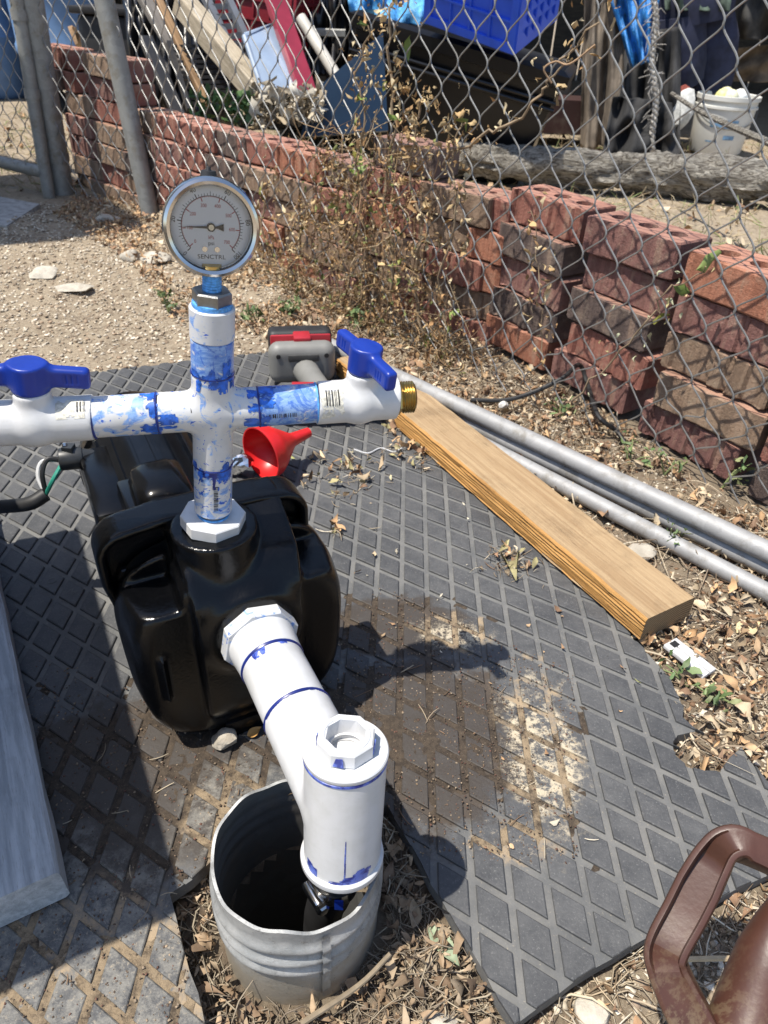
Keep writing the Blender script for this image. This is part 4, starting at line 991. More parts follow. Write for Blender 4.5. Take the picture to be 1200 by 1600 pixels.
for L in (BL, .10):
    for kd_ in ('plain', 'fluted', 'rough'):
        for hl_ in (False, True):
            VAR[L, kd_, hl_] = [brick_mesh('brick', L, kd_, hl_, 31+i*7+len(VAR)) for i in range(2)]
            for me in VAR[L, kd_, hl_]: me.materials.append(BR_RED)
wall = thing('brick_wall', 'low dry-stacked wall of old cored bricks behind the chain-link fence', 'wall', (0, 1.8, -.03))
def brick(p, d, z, L, kind, holes, m, dz=0., yaw=0., back=0.):
    me = random.choice(VAR[L, kind, holes]); o = bpy.data.objects.new('brick', me); col.objects.link(o); o.parent = wall
    d = nrm([*d, 0]); n = np.array([-d[1], d[0], 0])     # p front-left corner, d to the right as seen, n away from viewer
    if n[1] < 0: n = -n
    o.matrix_world = Matrix.Identity(4)
    a = math.atan2(d[1], d[0])+yaw
    o.location = (p[0]+n[0]*back-wall.location[0], p[1]+n[1]*back-wall.location[1], z-wall.location[2]); o.rotation_euler = (rng.normal(0, .006), rng.normal(0, .006), a)
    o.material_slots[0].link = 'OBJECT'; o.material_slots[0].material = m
    return o
dR = nrm([.255, -.375]); cor = np.array([.2, 1.606])
def pick(w_): return random.choices(BRICKS, w_)[0]
kinds = ['plain', 'fluted', 'rough', 'fluted']
# right run: stacks of five courses
for ci in range(-1, 6):
    base = cor+dR*(ci*.2275)+(np.array([.0, -.03]) if ci >= 2 else 0)+np.array([.84, .54])*rng.uniform(-.012, .018)
    for r_ in range(5):
        L = BL; top = r_ == 4
        k = random.choice(kinds); m = pick([3, 4, 3, 4, 1])
        if ci == 0: k, m = [('plain', BR_ORANGE), ('fluted', BR_DARK), ('fluted', BR_PUR), ('plain', BR_DARK), ('fluted', BR_RED)][r_]
        if ci == 1: k, m = [('fluted', BR_PUR), ('fluted', BR_RED), ('plain', BR_DARK), ('rough', BR_PUR), ('plain', BR_PUR)][r_]
        if ci == 2: k, m = [('fluted', BR_PUR), ('rough', BR_TAN), ('fluted', BR_TAN), ('fluted', BR_PUR), ('plain', BR_ORANGE)][r_]
        if ci == -1: continue
        brick(base+dR*rng.normal(0, .006), dR, r_*.068-.002, L, k, top, m, yaw=rng.normal(0, .03), back=abs(rng.normal(0, .008)))
# left run: follows the fence, lower and more ragged
dL = nrm([-.732, .681]); js = [0, .068, .214, .299, .409, .586, .759, .932, 1.09, 1.227, 1.404, 1.60, 1.80, 2.0]
for a_, b_ in zip(js[:-1], js[1:]):
    wdt = b_-a_; L = BL if wdt > .13 else .10; nrow = 5 if b_ < .5 else 4; zb = -.030 if b_ < .5 else -.035
    for r_ in range(nrow):
        sL = a_+wdt/2+L/2; pL = cor+dL*(min(sL, b_+.02)-.004)
        m = pick([3, 3, 4, 1, 1] if b_ > .4 else [4, 2, 4, 2, 2])
        brick(pL+np.array([.01, .012])*0, -dL, zb+r_*.068, L, random.choice(kinds), r_ == nrow-1, m, yaw=rng.normal(0, .03), back=.012+abs(rng.normal(0, .006)))
    # loose top course
    if b_ > .5 or .2 < a_ < .42:
        sL = a_+wdt/2+L/2; m = BR_DARK if .2 < a_ < .42 else pick([3, 2, 3, 1, 2])
        brick(cor+dL*(sL-.008), -dL, zb+nrow*.068, L, random.choice(kinds), True, m, yaw=rng.normal(0, .07), back=.02+abs(rng.normal(0, .01)))
for k in range(4):       # taller stack beyond the fence post
    for r_ in range(2): brick(cor+dL*(1.62+.19*k), -dL, -.035+(5+r_)*.068, BL if k % 2 else .10, random.choice(kinds), r_ == 1, pick([3, 3, 4, 1, 1]), yaw=rng.normal(0, .05), back=.03)

# ================================================================== CHAIN-LINK FENCE
FP, FD = np.array([.37, 1.24]), nrm([-.664, .747]); FN = np.array([FD[1], -FD[0]])*-1.0      # FN roughly away from viewer
fence = thing('chain_link_fence', 'rusty-grey chain-link fence running in front of the brick wall', 'fence', (-.25, 1.95, 0))
HWd, VP = .036, .0865
def wires(parent, P, D, s0, s1, z0, z1, hw, vp, r, amp=.012, phase=0, name='wire'):
    N = np.array([-D[1], D[0]]); k = 0; s_ = s0
    while s_ < s1:
        zs_ = []; z = z0+(vp/2 if k % 2 else 0); pts = []; j = 0
        left = True
        while z < z1+vp:
            for f, dz_, off in ((.17, -.27, .1), (.02, -.14, .5), (-.045, -.05, 1.), (-.045, .05, 1.), (.02, .14, .5), (.17, .27, .1)):
                sx = s_+(hw*f if left else hw*(1-f)); zz_ = z+dz_*vp*.5
                pts.append((sx, zz_, (.0021 if left else -.0021)*off))
            left = not left; z += vp/2
        A = np.array(pts); sx, zz_, of = A.T
        dn = amp*np.sin(sx*3.1+zz_*2.3+1)+amp*.5*np.sin(sx*7.7-zz_*5.1)+of; ds = amp*.35*np.sin(sx*4.+zz_*7)
        dzz = amp*.5*np.sin(sx*5.3+.7)+np.where(zz_ < .1, .012*np.sin(sx*23), 0)
        X = P[0]+D[0]*(sx+ds)+N[0]*dn; Y = P[1]+D[1]*(sx+ds)+N[1]*dn
        obj(name, tube(np.c_[X, Y, zz_+dzz], r, 5, True), GALV_WIRE, parent, 60); s_ += hw; k += 1
wires(fence, FP, FD, -.62, 1.80, -.01, 1.15, HWd, VP, .00145)
pb1, pb2 = g(235, 333), g(97, 296); ptop1, ptop2 = aty(163, 0, 2.60), aty(48, 0, 2.82)
def post(nm, a, b, r, parent, ext=1.35, m=GALV_OLD):
    t = (b-a)/(b[2]-a[2]); b = a+t*ext; a = a-t*.05
    return obj(nm, J(cyl(a, b, r, n=24), lathe([(r*1.08, 0), (r*1.08, .03), (r*.7, .05), (0, .055)], b, b-a, 20)), m, parent)
post('fence_post', pb1, ptop1, .030, fence)
cp = post('corner_post', pb2, ptop2, .040, fence)
d2 = nrm((pb2-pb1)[:2]); wires(fence, pb1[:2], d2, .02, np.linalg.norm((pb2-pb1)[:2]), -.01, 1.15, HWd, VP, .00145)
for zc in (.10, .62, 1.1):
    t_ = (ptop2-pb2)/(ptop2[2]-pb2[2]); obj('tension_band', lathe([(.041, 0), (.0435, 0), (.0435, .022), (.041, .022)], pb2+t_*zc, t_, 24, closed=True), GALV_OLD, fence)
e1 = FP+FD*-.62; obj('top_rail', tube([[*(e1), 1.17], [*pb1[:2], 1.19]], .021, 16), GALV_OLD, fence); obj('top_rail', tube([[*pb1[:2], 1.19], [*pb2[:2], 1.2]], .021, 16), GALV_OLD, fence)
post('fence_post', np.array([*(e1), -.02]), np.array([*(e1), 1.]), .030, fence, 1.2)
gate = thing('chain_link_gate', 'grey steel gate with chain-link mesh hinged to the corner post at far left', 'gate', g(70, 300))
gb, gt = g(76, 302), aty(26, 0, 2.78)
post('gate_upright', gb, gt, .0215, gate, 1.2)
gl_ = g(-330, 175, .06); ga = gb+[0, 0, .07]
obj('bottom_rail', tube([ga, gl_], .021, 16), GALV_OLD, gate); obj('top_rail', tube([ga+[-.1, 0, 1.05], gl_+[-.1, 0, 1.05]], .021, 16), GALV_OLD, gate)
dg = nrm((gl_-ga)[:2]); wires(gate, ga[:2], dg, .0, np.linalg.norm((gl_-ga)[:2]), .08, 1.1, HWd, VP, .00145)
tg = (gt-gb)/(gt[2]-gb[2])
for zc in (.30, .52): obj('hinge', J(lathe([(.022, 0), (.0255, 0), (.0255, .03), (.022, .03)], gb+tg*zc, tg, 20, closed=True), box((gb+tg*zc+pb2+t_*zc)/2+[0, 0, .015], (.03, .008, .012))), GALV_OLD, gate)

def scatter_leaves(P, size, cols, flat=.5, lift=.004, seed=0, curl=1.):
    """folded, curled leaves: 3 x 4 vertices each"""
    rs = np.random.default_rng(seed); N = len(P); L = size[0]*(size[1]/size[0])**(rs.random(N)**1.7); W = L*rs.uniform(.3, .75, N)
    u = np.array([0, .38, .72, 1.]); w = np.array([.25, 1., .75, .05])
    X = (u-.5)[None, :, None]*np.ones((1, 1, 3)); Yy = w[None, :, None]*np.array([-.5, 0, .5])[None, None, :]*rs.uniform(.35, 1.25, (N, 4, 3))
    V = np.zeros((N, 4, 3, 3)); c = rs.normal(0, .8, N)*curl; fo = rs.normal(0, .5, N)*curl
    V[..., 0] = (X+rs.normal(0, .06, (N, 4, 3)))*L[:, None, None]; V[..., 1] = Yy*W[:, None, None]
    V[..., 2] = (c*L)[:, None, None]*(X**2-.1) + (fo*W)[:, None, None]*np.abs(Yy) + rs.normal(0, .075, (N, 4, 3))*L[:, None, None]
    a, t1, t2 = rs.uniform(0, 6.283, N), rs.normal(0, flat, N), rs.normal(0, flat, N)
    def rot(V, ang, i, j):
        cs, sn = np.cos(ang)[:, None, None], np.sin(ang)[:, None, None]; A, B = V[..., i].copy(), V[..., j].copy(); V[..., i] = A*cs-B*sn; V[..., j] = A*sn+B*cs
    rot(V, t1, 1, 2); rot(V, t2, 0, 2); rot(V, a, 0, 1)
    zmin = V[..., 2].min((1, 2)); V[..., 2] -= (zmin*.75)[:, None, None]
    V += np.asarray(P)[:, None, None, :]; V[..., 2] += rs.uniform(0, lift, N)[:, None, None]
    T = np.array([(r*3+k, r*3+k+1, (r+1)*3+k+1, (r+1)*3+k) for r in range(3) for k in range(2)])
    F = (T[None]+np.arange(N)[:, None, None]*12).reshape(-1, 4)
    cols = np.asarray(cols); ci = rs.integers(0, len(cols), N); C = cols[ci]*rs.uniform(.65, 1.25, (N, 1)); C = np.repeat(C, 12, 0)
    return V.reshape(-1, 3), F, np.clip(C, 0, 1)
# ================================================================== SHED AND JUNK BEHIND THE WALL
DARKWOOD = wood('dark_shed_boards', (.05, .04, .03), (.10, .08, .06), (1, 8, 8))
shed = thing('open_shed', 'dark open-fronted shed behind the junk pile', 'shed', (1.5, 6, 0))
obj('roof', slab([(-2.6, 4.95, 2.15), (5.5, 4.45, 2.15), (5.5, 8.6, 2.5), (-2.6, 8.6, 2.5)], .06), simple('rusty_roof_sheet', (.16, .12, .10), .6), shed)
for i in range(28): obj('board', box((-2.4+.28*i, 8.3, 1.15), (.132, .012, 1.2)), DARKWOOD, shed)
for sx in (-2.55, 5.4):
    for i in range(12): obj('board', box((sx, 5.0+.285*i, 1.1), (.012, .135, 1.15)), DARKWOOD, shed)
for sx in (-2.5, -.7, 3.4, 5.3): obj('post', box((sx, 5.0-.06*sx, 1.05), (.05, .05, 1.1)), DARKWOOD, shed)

log = smooth_path([g(700, 236, .07), g(735, 246, .075), g(800, 253, .085), g(900, 262, .085), g(1000, 268, .085), g(1110, 278, .085), g(1250, 292, .085), g(1400, 305, .085)], 16)
rs = np.random.default_rng(3); m_ = len(log); LV, LF = tube(log, np.interp(np.linspace(0, 1, m_), [0, .1, .5, 1], [.035, .062, .072, .085]), 28)
cen = np.repeat(log, 28, 0); dv = LV-cen; ai_ = np.arange(len(LV)) % 28; ri_ = np.repeat(np.arange(m_), 28); k_ = 1+.42*vnoise(ai_*.3, ri_*.09, 1., 21)+.34*vnoise(ai_*.8, ri_*.22, 1., 22)-.30*np.abs(vnoise(ai_*1.0, ri_*.12, 1., 24))+.22*vnoise(ai_*1.7, ri_*.9, 1., 25)
one('fallen_log', (cen+dv*k_[:, None], LF), BARK, 'weathered grey log with peeling bark lying behind the brick wall', 'log', smooth=60)

# black tub
tubt = thing('black_tub', 'big black plastic tub tilted behind the wall under the blue crate', 'tub', (*aty(720, 240, 3.6)[:2], 0))
BT = plastic('black_tub_plastic', (.006, .006, .007), .3, .3, (.04, .04, .04), .15)
ta, tb2 = aty(560, 22, 3.55), aty(880, 118, 3.35); tx = nrm(tb2-ta); ty = nrm(np.cross([0, 0, 1], tx)); tz = np.cross(tx, ty); Lx = np.linalg.norm(tb2-ta)
def tp(x, y, z): return ta+tx*x*Lx+ty*y+tz*z
ring = lambda e, z: [tp(-e, -e, z), tp(1+e, -e, z), tp(1+e, .5+e, z), tp(-e, .5+e, z)]
outer = [np.array(ring(e, z)) for e, z in ((-.06, -.48), (-.03, -.25), (0, -.05), (.03, -.045), (.035, .0), (.0, .015), (-.015, -.01), (-.05, -.44))]
V = np.concatenate(outer); F = [(i*4+k, i*4+(k+1) % 4, (i+1)*4+(k+1) % 4, (i+1)*4+k) for i in range(7) for k in range(4)]+[(3, 2, 1, 0), (28, 29, 30, 31)]
obj('tub_body', (V, F), BT, tubt, 30)
for z in (-.10, -.125): obj('rim_bead', tube([tp(-.01, -.012, z), tp(1.01, -.012, z)], .008, 8), BT, tubt)

# blue milk crate
CB = plastic('blue_crate_plastic', (.03, .11, .72), .35, .08, (.1, .1, .12), .1)
K = aty(803, 84, 3.2); KC = None; cA = aty(664, 34, 3.42)-K; cB = aty(884, 52, 3.33)-K; uA = nrm(cA); cB = cB-uA*(cB@uA); uB = nrm(cB); uC = np.cross(uB, uA); uC = uC if uC[2] > 0 else -uC
LA, LB, LC = np.linalg.norm(cA), .30, .28; KC = K+uA*LA/2+uB*LB/2+uC*LC/2
crate = thing('blue_milk_crate', 'bright blue plastic milk crate tipped on the black tub', 'crate', K)
def grid_panel(o, ux, uy, Lx, Ly, nn, nx_, ny_, t=.006, bd=.028, diag=True):
    pr = []; n = np.cross(ux, uy)
    if nn is not None and (o+ux*Lx/2+uy*Ly/2-nn)@n < 0: n = -n
    B = lambda x0, x1, y0, y1, t_=t, off=0: pr.append(box(o+ux*(x0+x1)/2+uy*(y0+y1)/2+n*off, ((x1-x0)/2, (y1-y0)/2, t_), np.stack([ux, uy, n])))
    B(0, Lx, 0, bd); B(0, Lx, Ly-bd, Ly); B(0, bd, bd, Ly-bd); B(Lx-bd, Lx, bd, Ly-bd)
    for i in range(1, nx_): x = bd+(Lx-2*bd)*i/nx_; B(x-.004, x+.004, bd, Ly-bd, t*.7)
    for i in range(1, ny_): y = bd+(Ly-2*bd)*i/ny_; B(bd, Lx-bd, y-.004, y+.004, t*.75, .0012)
    B(bd*.5, Lx-bd*.5, bd*.5, Ly-bd*.5, .0012, -.005)
    if diag:
        for i in range(nx_):
            for j in range(ny_):
                x = bd+(Lx-2*bd)*i/nx_; y = bd+(Ly-2*bd)*j/ny_; w_, h_ = (Lx-2*bd)/nx_, (Ly-2*bd)/ny_
                p = [o+ux*x+uy*y+n*.003, o+ux*(x+w_)+uy*y+n*.003, o+ux*x+uy*(y+h_)+n*.003]
                pr.append((np.array([q-n*.003 for q in p]+[q+n*.003 for q in p]), [(0, 1, 2), (5, 4, 3), (0, 3, 4, 1), (1, 4, 5, 2), (2, 5, 3, 0)]))
    return J(*pr)
obj('side', grid_panel(K, uA, uC, LA, LC, KC, 4, 3, diag=False), CB, crate, None); obj('side', grid_panel(K, uB, uC, LB, LC, KC, 5, 5), CB, crate, None)
obj('side', grid_panel(K+uB*LB, uA, uC, LA, LC, KC, 4, 3, diag=False), CB, crate, None); obj('side', grid_panel(K+uA*LA, uB, uC, LB, LC, KC, 5, 5), CB, crate, None)
obj('base', grid_panel(K, uA, uB, LA, LB, KC, 6, 5, diag=False), CB, crate, None)

def drape(name, label, cat, px, Y, mat_, folds=5, amp=.05, n=(26, 30), seed=0, thick=.004, group=None):
    """hanging cloth: px = corners (tl, tr, br, bl) at distances Y"""
    q = [aty(*p, y) for p, y in zip(px, Y)]; V = []; rs = np.random.default_rng(seed); ph = rs.random(4)*6
    vw = nrm(CAM-np.mean(q, 0)); vw[2] = 0; vw = nrm(vw)
    for s_ in (0, 1):
        for i in range(n[0]+1):
            for j in range(n[1]+1):
                u, v = i/n[0], j/n[1]; p = (q[0]*(1-u)+q[1]*u)*(1-v)+(q[3]*(1-u)+q[2]*u)*v
                a = amp*(math.sin(u*folds*6.28+ph[0]+1.5*math.sin(v*3+ph[1]))*(.4+.6*v)+.45*math.sin(u*folds*13+v*5+ph[2])+.35*math.sin(v*11+u*7+ph[3]))
                V.append(p+vw*(a-thick*s_))
    m = n[1]+1; N_ = (n[0]+1)*m
    F = [(i*m+j, i*m+j+1, (i+1)*m+j+1, (i+1)*m+j) for i in range(n[0]) for j in range(n[1])]
    F += [tuple(N_+k for k in f[::-1]) for f in F]
    per = [i*m for i in range(n[0]+1)]+[n[0]*m+j for j in range(1, m)]+[i*m+n[1] for i in range(n[0]-1, -1, -1)]+[j for j in range(n[1]-1, 0, -1)]
    F += [(a, b, b+N_, a+N_) for a, b in zip(per, per[1:]+per[:1])]
    return one(name, (np.array(V), F), mat_, label, cat, group, 180)
TARP = simple('blue_tarp', (.03, .20, .52), .35, 0, .4, 30, .8, 60, .01)
drape('blue_tarp', 'crumpled light blue tarp behind the blue milk crate', 'tarp', [(540, -60), (700, -60), (690, 40), (548, 36)], [3.9, 3.8, 3.6, 3.7], simple('pale_blue_tarp', (.10, .36, .66), .35, 0, .35, 30, .8, 60, .01), 3, .06, seed=2)
drape('blue_tarp', 'deep blue tarp hanging in the shed mouth beside the pale rope', 'tarp', [(935, -60), (1035, -60), (1022, 95), (985, 105)], [4.3, 4.2, 4.1, 4.2], TARP, 3, .05, seed=3)
drape('canvas_sheet', 'grey-brown canvas sheet hanging right of the blue milk crate', 'canvas', [(915, -60), (975, -60), (975, 235), (905, 235)], [4.4, 4.3, 4.15, 4.25], cloth('brown_canvas', (.17, .14, .11)), 2, .06, seed=4)
drape('dark_sheet', 'charcoal cloth hanging behind the pale rope', 'cloth', [(955, 60), (1065, 40), (1062, 240), (940, 240)], [4.5, 4.45, 4.3, 4.35], cloth('charcoal_cloth', (.035, .035, .037)), 3, .06, seed=6)
drape('dark_sheet', 'black cloth slumped at the foot of the canvas sheet', 'cloth', [(958, 150), (1050, 160), (1062, 246), (940, 244)], [4.1, 4.1, 3.95, 4.0], cloth('sooty_cloth', (.025, .025, .026)), 2, .07, seed=16)
NAVY = cloth('navy_cloth', (.022, .026, .055))
def leg(px, Y, r): return tube(smooth_path([aty(*p, Y) for p in px], 6), np.interp(np.linspace(0, 1, 6*(len(px)-1)+1), np.linspace(0, 1, len(r)), r), 18)
tr_ = thing('navy_trousers', 'navy work trousers hanging at the shed mouth above the white bucket', 'trousers', aty(1080, 168, 4.7))
obj('legs', J(leg([(1062, 25), (1060, 65), (1064, 110), (1070, 135)], 4.62, [.13, .14, .13, .10]), leg([(1105, 25), (1108, 70), (1108, 120), (1098, 165)], 4.72, [.13, .15, .13, .11])), NAVY, tr_, 60)
obj('waist', tube([aty(1085, -40, 4.7), aty(1084, 0, 4.68), aty(1083, 40, 4.67)], [.20, .21, .19], 20), NAVY, tr_, 60)
drape('green_jacket', 'dark green jacket hem hanging above the navy trousers', 'jacket', [(1030, -60), (1150, -60), (1140, 18), (1040, 16)], [4.6, 4.6, 4.5, 4.5], cloth('green_cloth', (.06, .085, .065)), 3, .05, seed=8)
drape('dark_sheet', 'dark grey cover hanging over a table right of the trousers', 'cloth', [(1135, -60), (1290, -60), (1290, 70), (1140, 60)], [5.0, 4.9, 4.9, 5.0], cloth('dark_cover', (.05, .048, .045)), 3, .05, seed=9)
drape('canvas_sheet', 'tan canvas flap hanging under the dark grey cover', 'canvas', [(1150, 75), (1290, 60), (1290, 128), (1140, 128)], [5.2, 5.1, 5.1, 5.2], cloth('tan_canvas', (.16, .125, .09)), 2, .04, seed=19)
def bar(px0, Y0, px1, Y1, w_, t_, up=(0, 0, 1)):
    a, b = aty(*px0, Y0), aty(*px1, Y1); x, y, z = frame(b-a, up); return box((a+b)/2, (w_/2, t_/2, np.linalg.norm(b-a)/2), np.stack([x, y, z]))
def junkbar(name, label, cat, px0, Y0, px1, Y1, w_, t_, mats, seed=0):
    a, b = aty(*px0, Y0), aty(*px1, Y1); x, y, z = frame(b-a); return lumber(name, label, cat, (a+b)/2, (np.linalg.norm(b-a)/2, w_/2, t_/2), np.stack([z, x, y]), mats, .004, 16, .002, seed)
junkbar('grey_pipe', 'thin grey pipe lying across behind the maroon rail', 'pipe', (440, 48), 3.8, (540, 52), 3.8, .03, .03, [GALV_OLD], 21)
junkbar('brown_batten', 'dark brown batten leaning left of the weathered post', 'batten', (238, -20), 3.4, (325, 165), 3.1, .03, .03, [WOODBROWN], 22)
junkbar('rusty_bar', 'rusty flat bar leaning behind the fence post top', 'bar', (180, 70), 3.3, (246, 190), 3.1, .035, .012, [simple('rusty_iron', (.16, .075, .04), .8, bump=.4)], 23)
drape('black_plastic_sheet', 'crumpled black plastic sheet behind the grille and the fence post', 'plastic sheet', [(185, -40), (330, -40), (330, 170), (215, 175)], [3.75, 3.7, 3.5, 3.5], plastic('black_sheeting', (.012, .012, .014), .3), 3, .08, seed=31)
drape('black_plastic_sheet', 'crumpled black plastic sheet behind the white pipe', 'plastic sheet', [(470, -40), (590, -40), (590, 120), (480, 120)], [3.95, 3.95, 3.8, 3.8], plastic('black_sheeting', (.012, .012, .014), .3), 3, .08, seed=32)
rp = thing('pale_rope', 'frayed pale rope hanging in front of the blue tarp', 'rope', aty(1018, 240, 4.0))
for k in range(2):
    P = np.array([aty(1022+3*math.sin(y*.05)+2.5*math.cos(y*.35+k*3.1), y, 4.0+.012*math.sin(y*.35+k*3.1)) for y in np.arange(-40, 238, 3)])
    obj('strand', tube(P, .009, 8), simple('pale_fibre', (.50, .47, .42), .9, var=.4, scale=200), rp)
fr_ = []
for k in range(70):
    y = rng.uniform(0, 236); p = aty(1022, y, 4.0); q = p+rng.normal(0, .03, 3)+[0, 0, -.03]; fr_.append(tube([p, (p+q)/2+rng.normal(0, .01, 3), q], [.003, .002, .001], 4))
obj('frayed_fibre', J(*fr_), simple('grey_fibre', (.36, .34, .31), .9), rp)

# bucket
bk = g(1115, 236); bkt = thing('white_bucket', 'white plastic bucket with faded blue print behind the fallen log', 'bucket', bk)
BUCK = plastic('white_bucket_plastic', (.66, .66, .62), .4, .06, (.4, .36, .28), .3)
obj('bucket_body', lathe([(0, 0), (.132, 0), (.136, .006), (.152, .20), (.152, .215), (.160, .215), (.160, .226), (.153, .228), (.154, .250), (.162, .252), (.162, .272), (.157, .274), (.150, .27), (.146, .20), (.130, .012), (0, .012)], bk, UPV, 48), BUCK, bkt)
obj('bucket_handle', tube([bk+np.array([.165*math.cos(t), -.165*math.sin(t)*.9, .225-.10*math.sin(t)]) for t in np.linspace(0, math.pi, 24)], .003, 6), DULLSTEEL, bkt)
for a0, a1, z0, z1 in ((-2.35, -1.35, .155, .168), (-2.3, -1.45, .13, .15), (-1.75, -1.35, .075, .095), (-2.35, -1.95, .06, .066)):
    th = np.linspace(a0, a1, 12); f = lambda z: .1365+.016*(z-.006)/.194
    obj('print', (np.array([bk+np.array([(f(z)+.001)*math.cos(t), (f(z)+.001)*math.sin(t), z]) for z in (z0, z1) for t in th]), [(i, i+1, 13+i, 12+i) for i in range(11)]), simple('faded_blue_print', (.16, .30, .46), .6, var=.4, scale=60), bkt, None)
for k, (dx, dy, c) in enumerate(((.05, -.02, (.75, .75, .72)), (-.05, -.05, (.72, .70, .30)), (.0, .05, (.7, .68, .42)), (-.02, -.07, (.74, .72, .5)))):
    obj('ball', lathe([(.042*math.sin(t), -.042*math.cos(t)) for t in np.linspace(.001, math.pi-.001, 12)], bk+[dx, dy, .262], UPV, 20), simple('ball_paint', c, .5), bkt, 180)
one('branch', tube(smooth_path([aty(1050, 146, 3.0), aty(1090, 172, 2.8), aty(1140, 196, 2.6), aty(1260, 250, 2.2), g(1420, 330)], 6), np.linspace(.007, .012, 25), 8), BARK, 'thin bare branch slanting in front of the white bucket', 'branch')
one('red_rag', crumple(aty(1068, 146, 4.4), (.05, .04, .05), 3, 18, .5), cloth('red_cloth', (.30, .07, .05)), 'small red rag above the white carton by the bucket', 'rag')
one('white_carton', crumple(aty(1066, 175, 4.35), (.06, .05, .12), 2, 9, .4), simple('white_card', (.6, .6, .57), .7), 'crumpled white carton on the left of the white bucket', 'carton', smooth=20)
one('red_box', box(aty(870, 178, 4.5), (.16, .12, .08)), plastic('dull_red', (.035, .012, .01), .8), 'dull red box in the dark left of the canvas sheet', 'box')
one('grey_box', bevbox(aty(850, 130, 4.9), (.14, .12, .12), .02), plastic('dull_grey', (.12, .11, .10), .6), 'dull grey box in the dark behind the black tub', 'box')

# left part of the junk pile
junkbar('weathered_post', 'pale weathered square timber post leaning behind the wall, left of the clear lid', 'post', (285, 5), 3.25, (402, 142), 3.0, .075, .075, [WOODOLD], 2)
junkbar('maroon_rail', 'long maroon plastic side rail leaning right of the clear blue lid', 'panel', (420, -30), 3.2, (486, 165), 2.95, .075, .03, [plastic('maroon_plastic', (.30, .03, .055), .35)], 3)
redc = thing('red_plastic_crate', 'dark red plastic crate at the top behind the clear blue lid', 'crate', aty(400, 60, 3.6))
RC_ = plastic('red_crate_plastic', (.20, .012, .02), .4)
o_ = aty(335, 60, 3.7); obj('side', grid_panel(o_, nrm([1, -.25, -.1]), nrm([.12, .1, 1]), .34, .26, None, 4, 3, diag=False), RC_, redc, None); obj('side', grid_panel(o_+np.array([.34, -.085, -.03]), nrm([.25, 1, 0]), nrm([.12, .1, 1]), .3, .26, None, 4, 3, diag=False), RC_, redc, None)
obj('base', slab([o_, o_+np.array([.34, -.085, -.034]), o_+np.array([.42, .2, -.03]), o_+np.array([.08, .28, 0])], .01), RC_, redc)
q = [aty(382, 56, 3.05), aty(428, 38, 3.15), aty(468, 152, 2.95), aty(420, 172, 2.9)]
lid = thing('clear_blue_lid', 'pale blue translucent bin lid leaning against the maroon rail', 'lid', q[3])
LIDM = plastic('pale_blue_lid', (.28, .36, .48), .3, .1)
obj('panel', slab(q, .008), LIDM, lid); qq = np.array(q); qc = qq.mean(0)
obj('rim', tube(np.concatenate([qq, qq[:1]]), .010, 8), LIDM, lid)
gr_ = thing('black_grille', 'black slatted plastic grille behind the weathered post', 'grille', aty(340, 170, 3.1))
GP = plastic('black_grille_plastic', (.03, .03, .032), .4)
for k in range(12):
    t = k/11; obj('slat', bar((268+22*t, 72+90*t), 3.25-.1*t, (372+26*t, 72+86*t), 3.15-.1*t, .014, .010), GP, gr_)
obj('frame', bar((264, 66), 3.26, (296, 172), 3.1, .02, .02), GP, gr_); obj('frame', bar((368, 66), 3.17, (404, 168), 3.0, .02, .02), GP, gr_)
dk = thing('dark_ladder_rack', 'grey ribbed plastic strip leaning behind the clear blue lid', 'rack', aty(360, 100, 3.3))
GP2 = plastic('grey_strip_plastic', (.13, .14, .16), .4)
for a_, b_ in (((318, -10), (372, 100)), ((352, -10), (398, 90))): obj('side_rail', bar(a_, 3.45, b_, 3.25, .025, .03), GP2, dk)
for k in range(7):
    t = k/6; obj('rung', bar((320+50*t, -5+95*t), 3.44-.18*t, (354+42*t, -5+88*t), 3.44-.18*t, .012, .02), GP2, dk)
one('white_pipe', tube([aty(470, 28, 3.5), aty(545, 150, 3.3)], .022, 16), plastic('old_white_pipe', (.55, .52, .46), .5), 'thin white pipe leaning right of the maroon rail', 'pipe')
q = [aty(598, 52, 3.0), aty(606, 205, 2.9), aty(470, 215, 2.85), aty(482, 150, 2.9)]
one('navy_bin_lid', slab(q, .02), plastic('navy_plastic', (.008, .024, .052), .35), 'dark navy plastic sheet slanting left of the black tub', 'panel')
for i, (lab, px, Y, h) in enumerate((('black storage bin behind the black grille', (250, 120), 3.9, (.28, .2, .24)), ('black storage bin behind the maroon rail', (520, 90), 4.2, (.34, .2, .3)), ('charcoal storage bin at the top behind the red crate', (430, 20), 4.6, (.5, .25, .34)))):
    p = aty(*px, Y); o = thing('storage_bin', lab, 'bin', (p[0], p[1], 0), 'storage bins'); obj('bin_body', bevbox(p, h, .03), GP, o); obj('bin_lid', bevbox(p+[0, 0, h[2]+.012], (h[0]+.015, h[1]+.015, .014), .006), GP, o)
junkbar('grey_plank', 'grey weathered plank leaning steeply behind the fence post', 'plank', (212, -30), 3.6, (300, 120), 3.3, .07, .03, [wood('grey_plank', (.12, .11, .10), (.20, .18, .16))], 7)
junkbar('black_bar', 'black metal bar lying low behind the fence post', 'bar', (228, 60), 3.2, (290, 205), 3.0, .05, .03, [GP], 9)
brl = aty(112, 108, 5.0); br_ = thing('blue_barrel', 'tall blue plastic barrel behind the corner post', 'barrel', (brl[0], brl[1], 0))
BB_ = plastic('blue_barrel_plastic', (.15, .27, .48), .45)
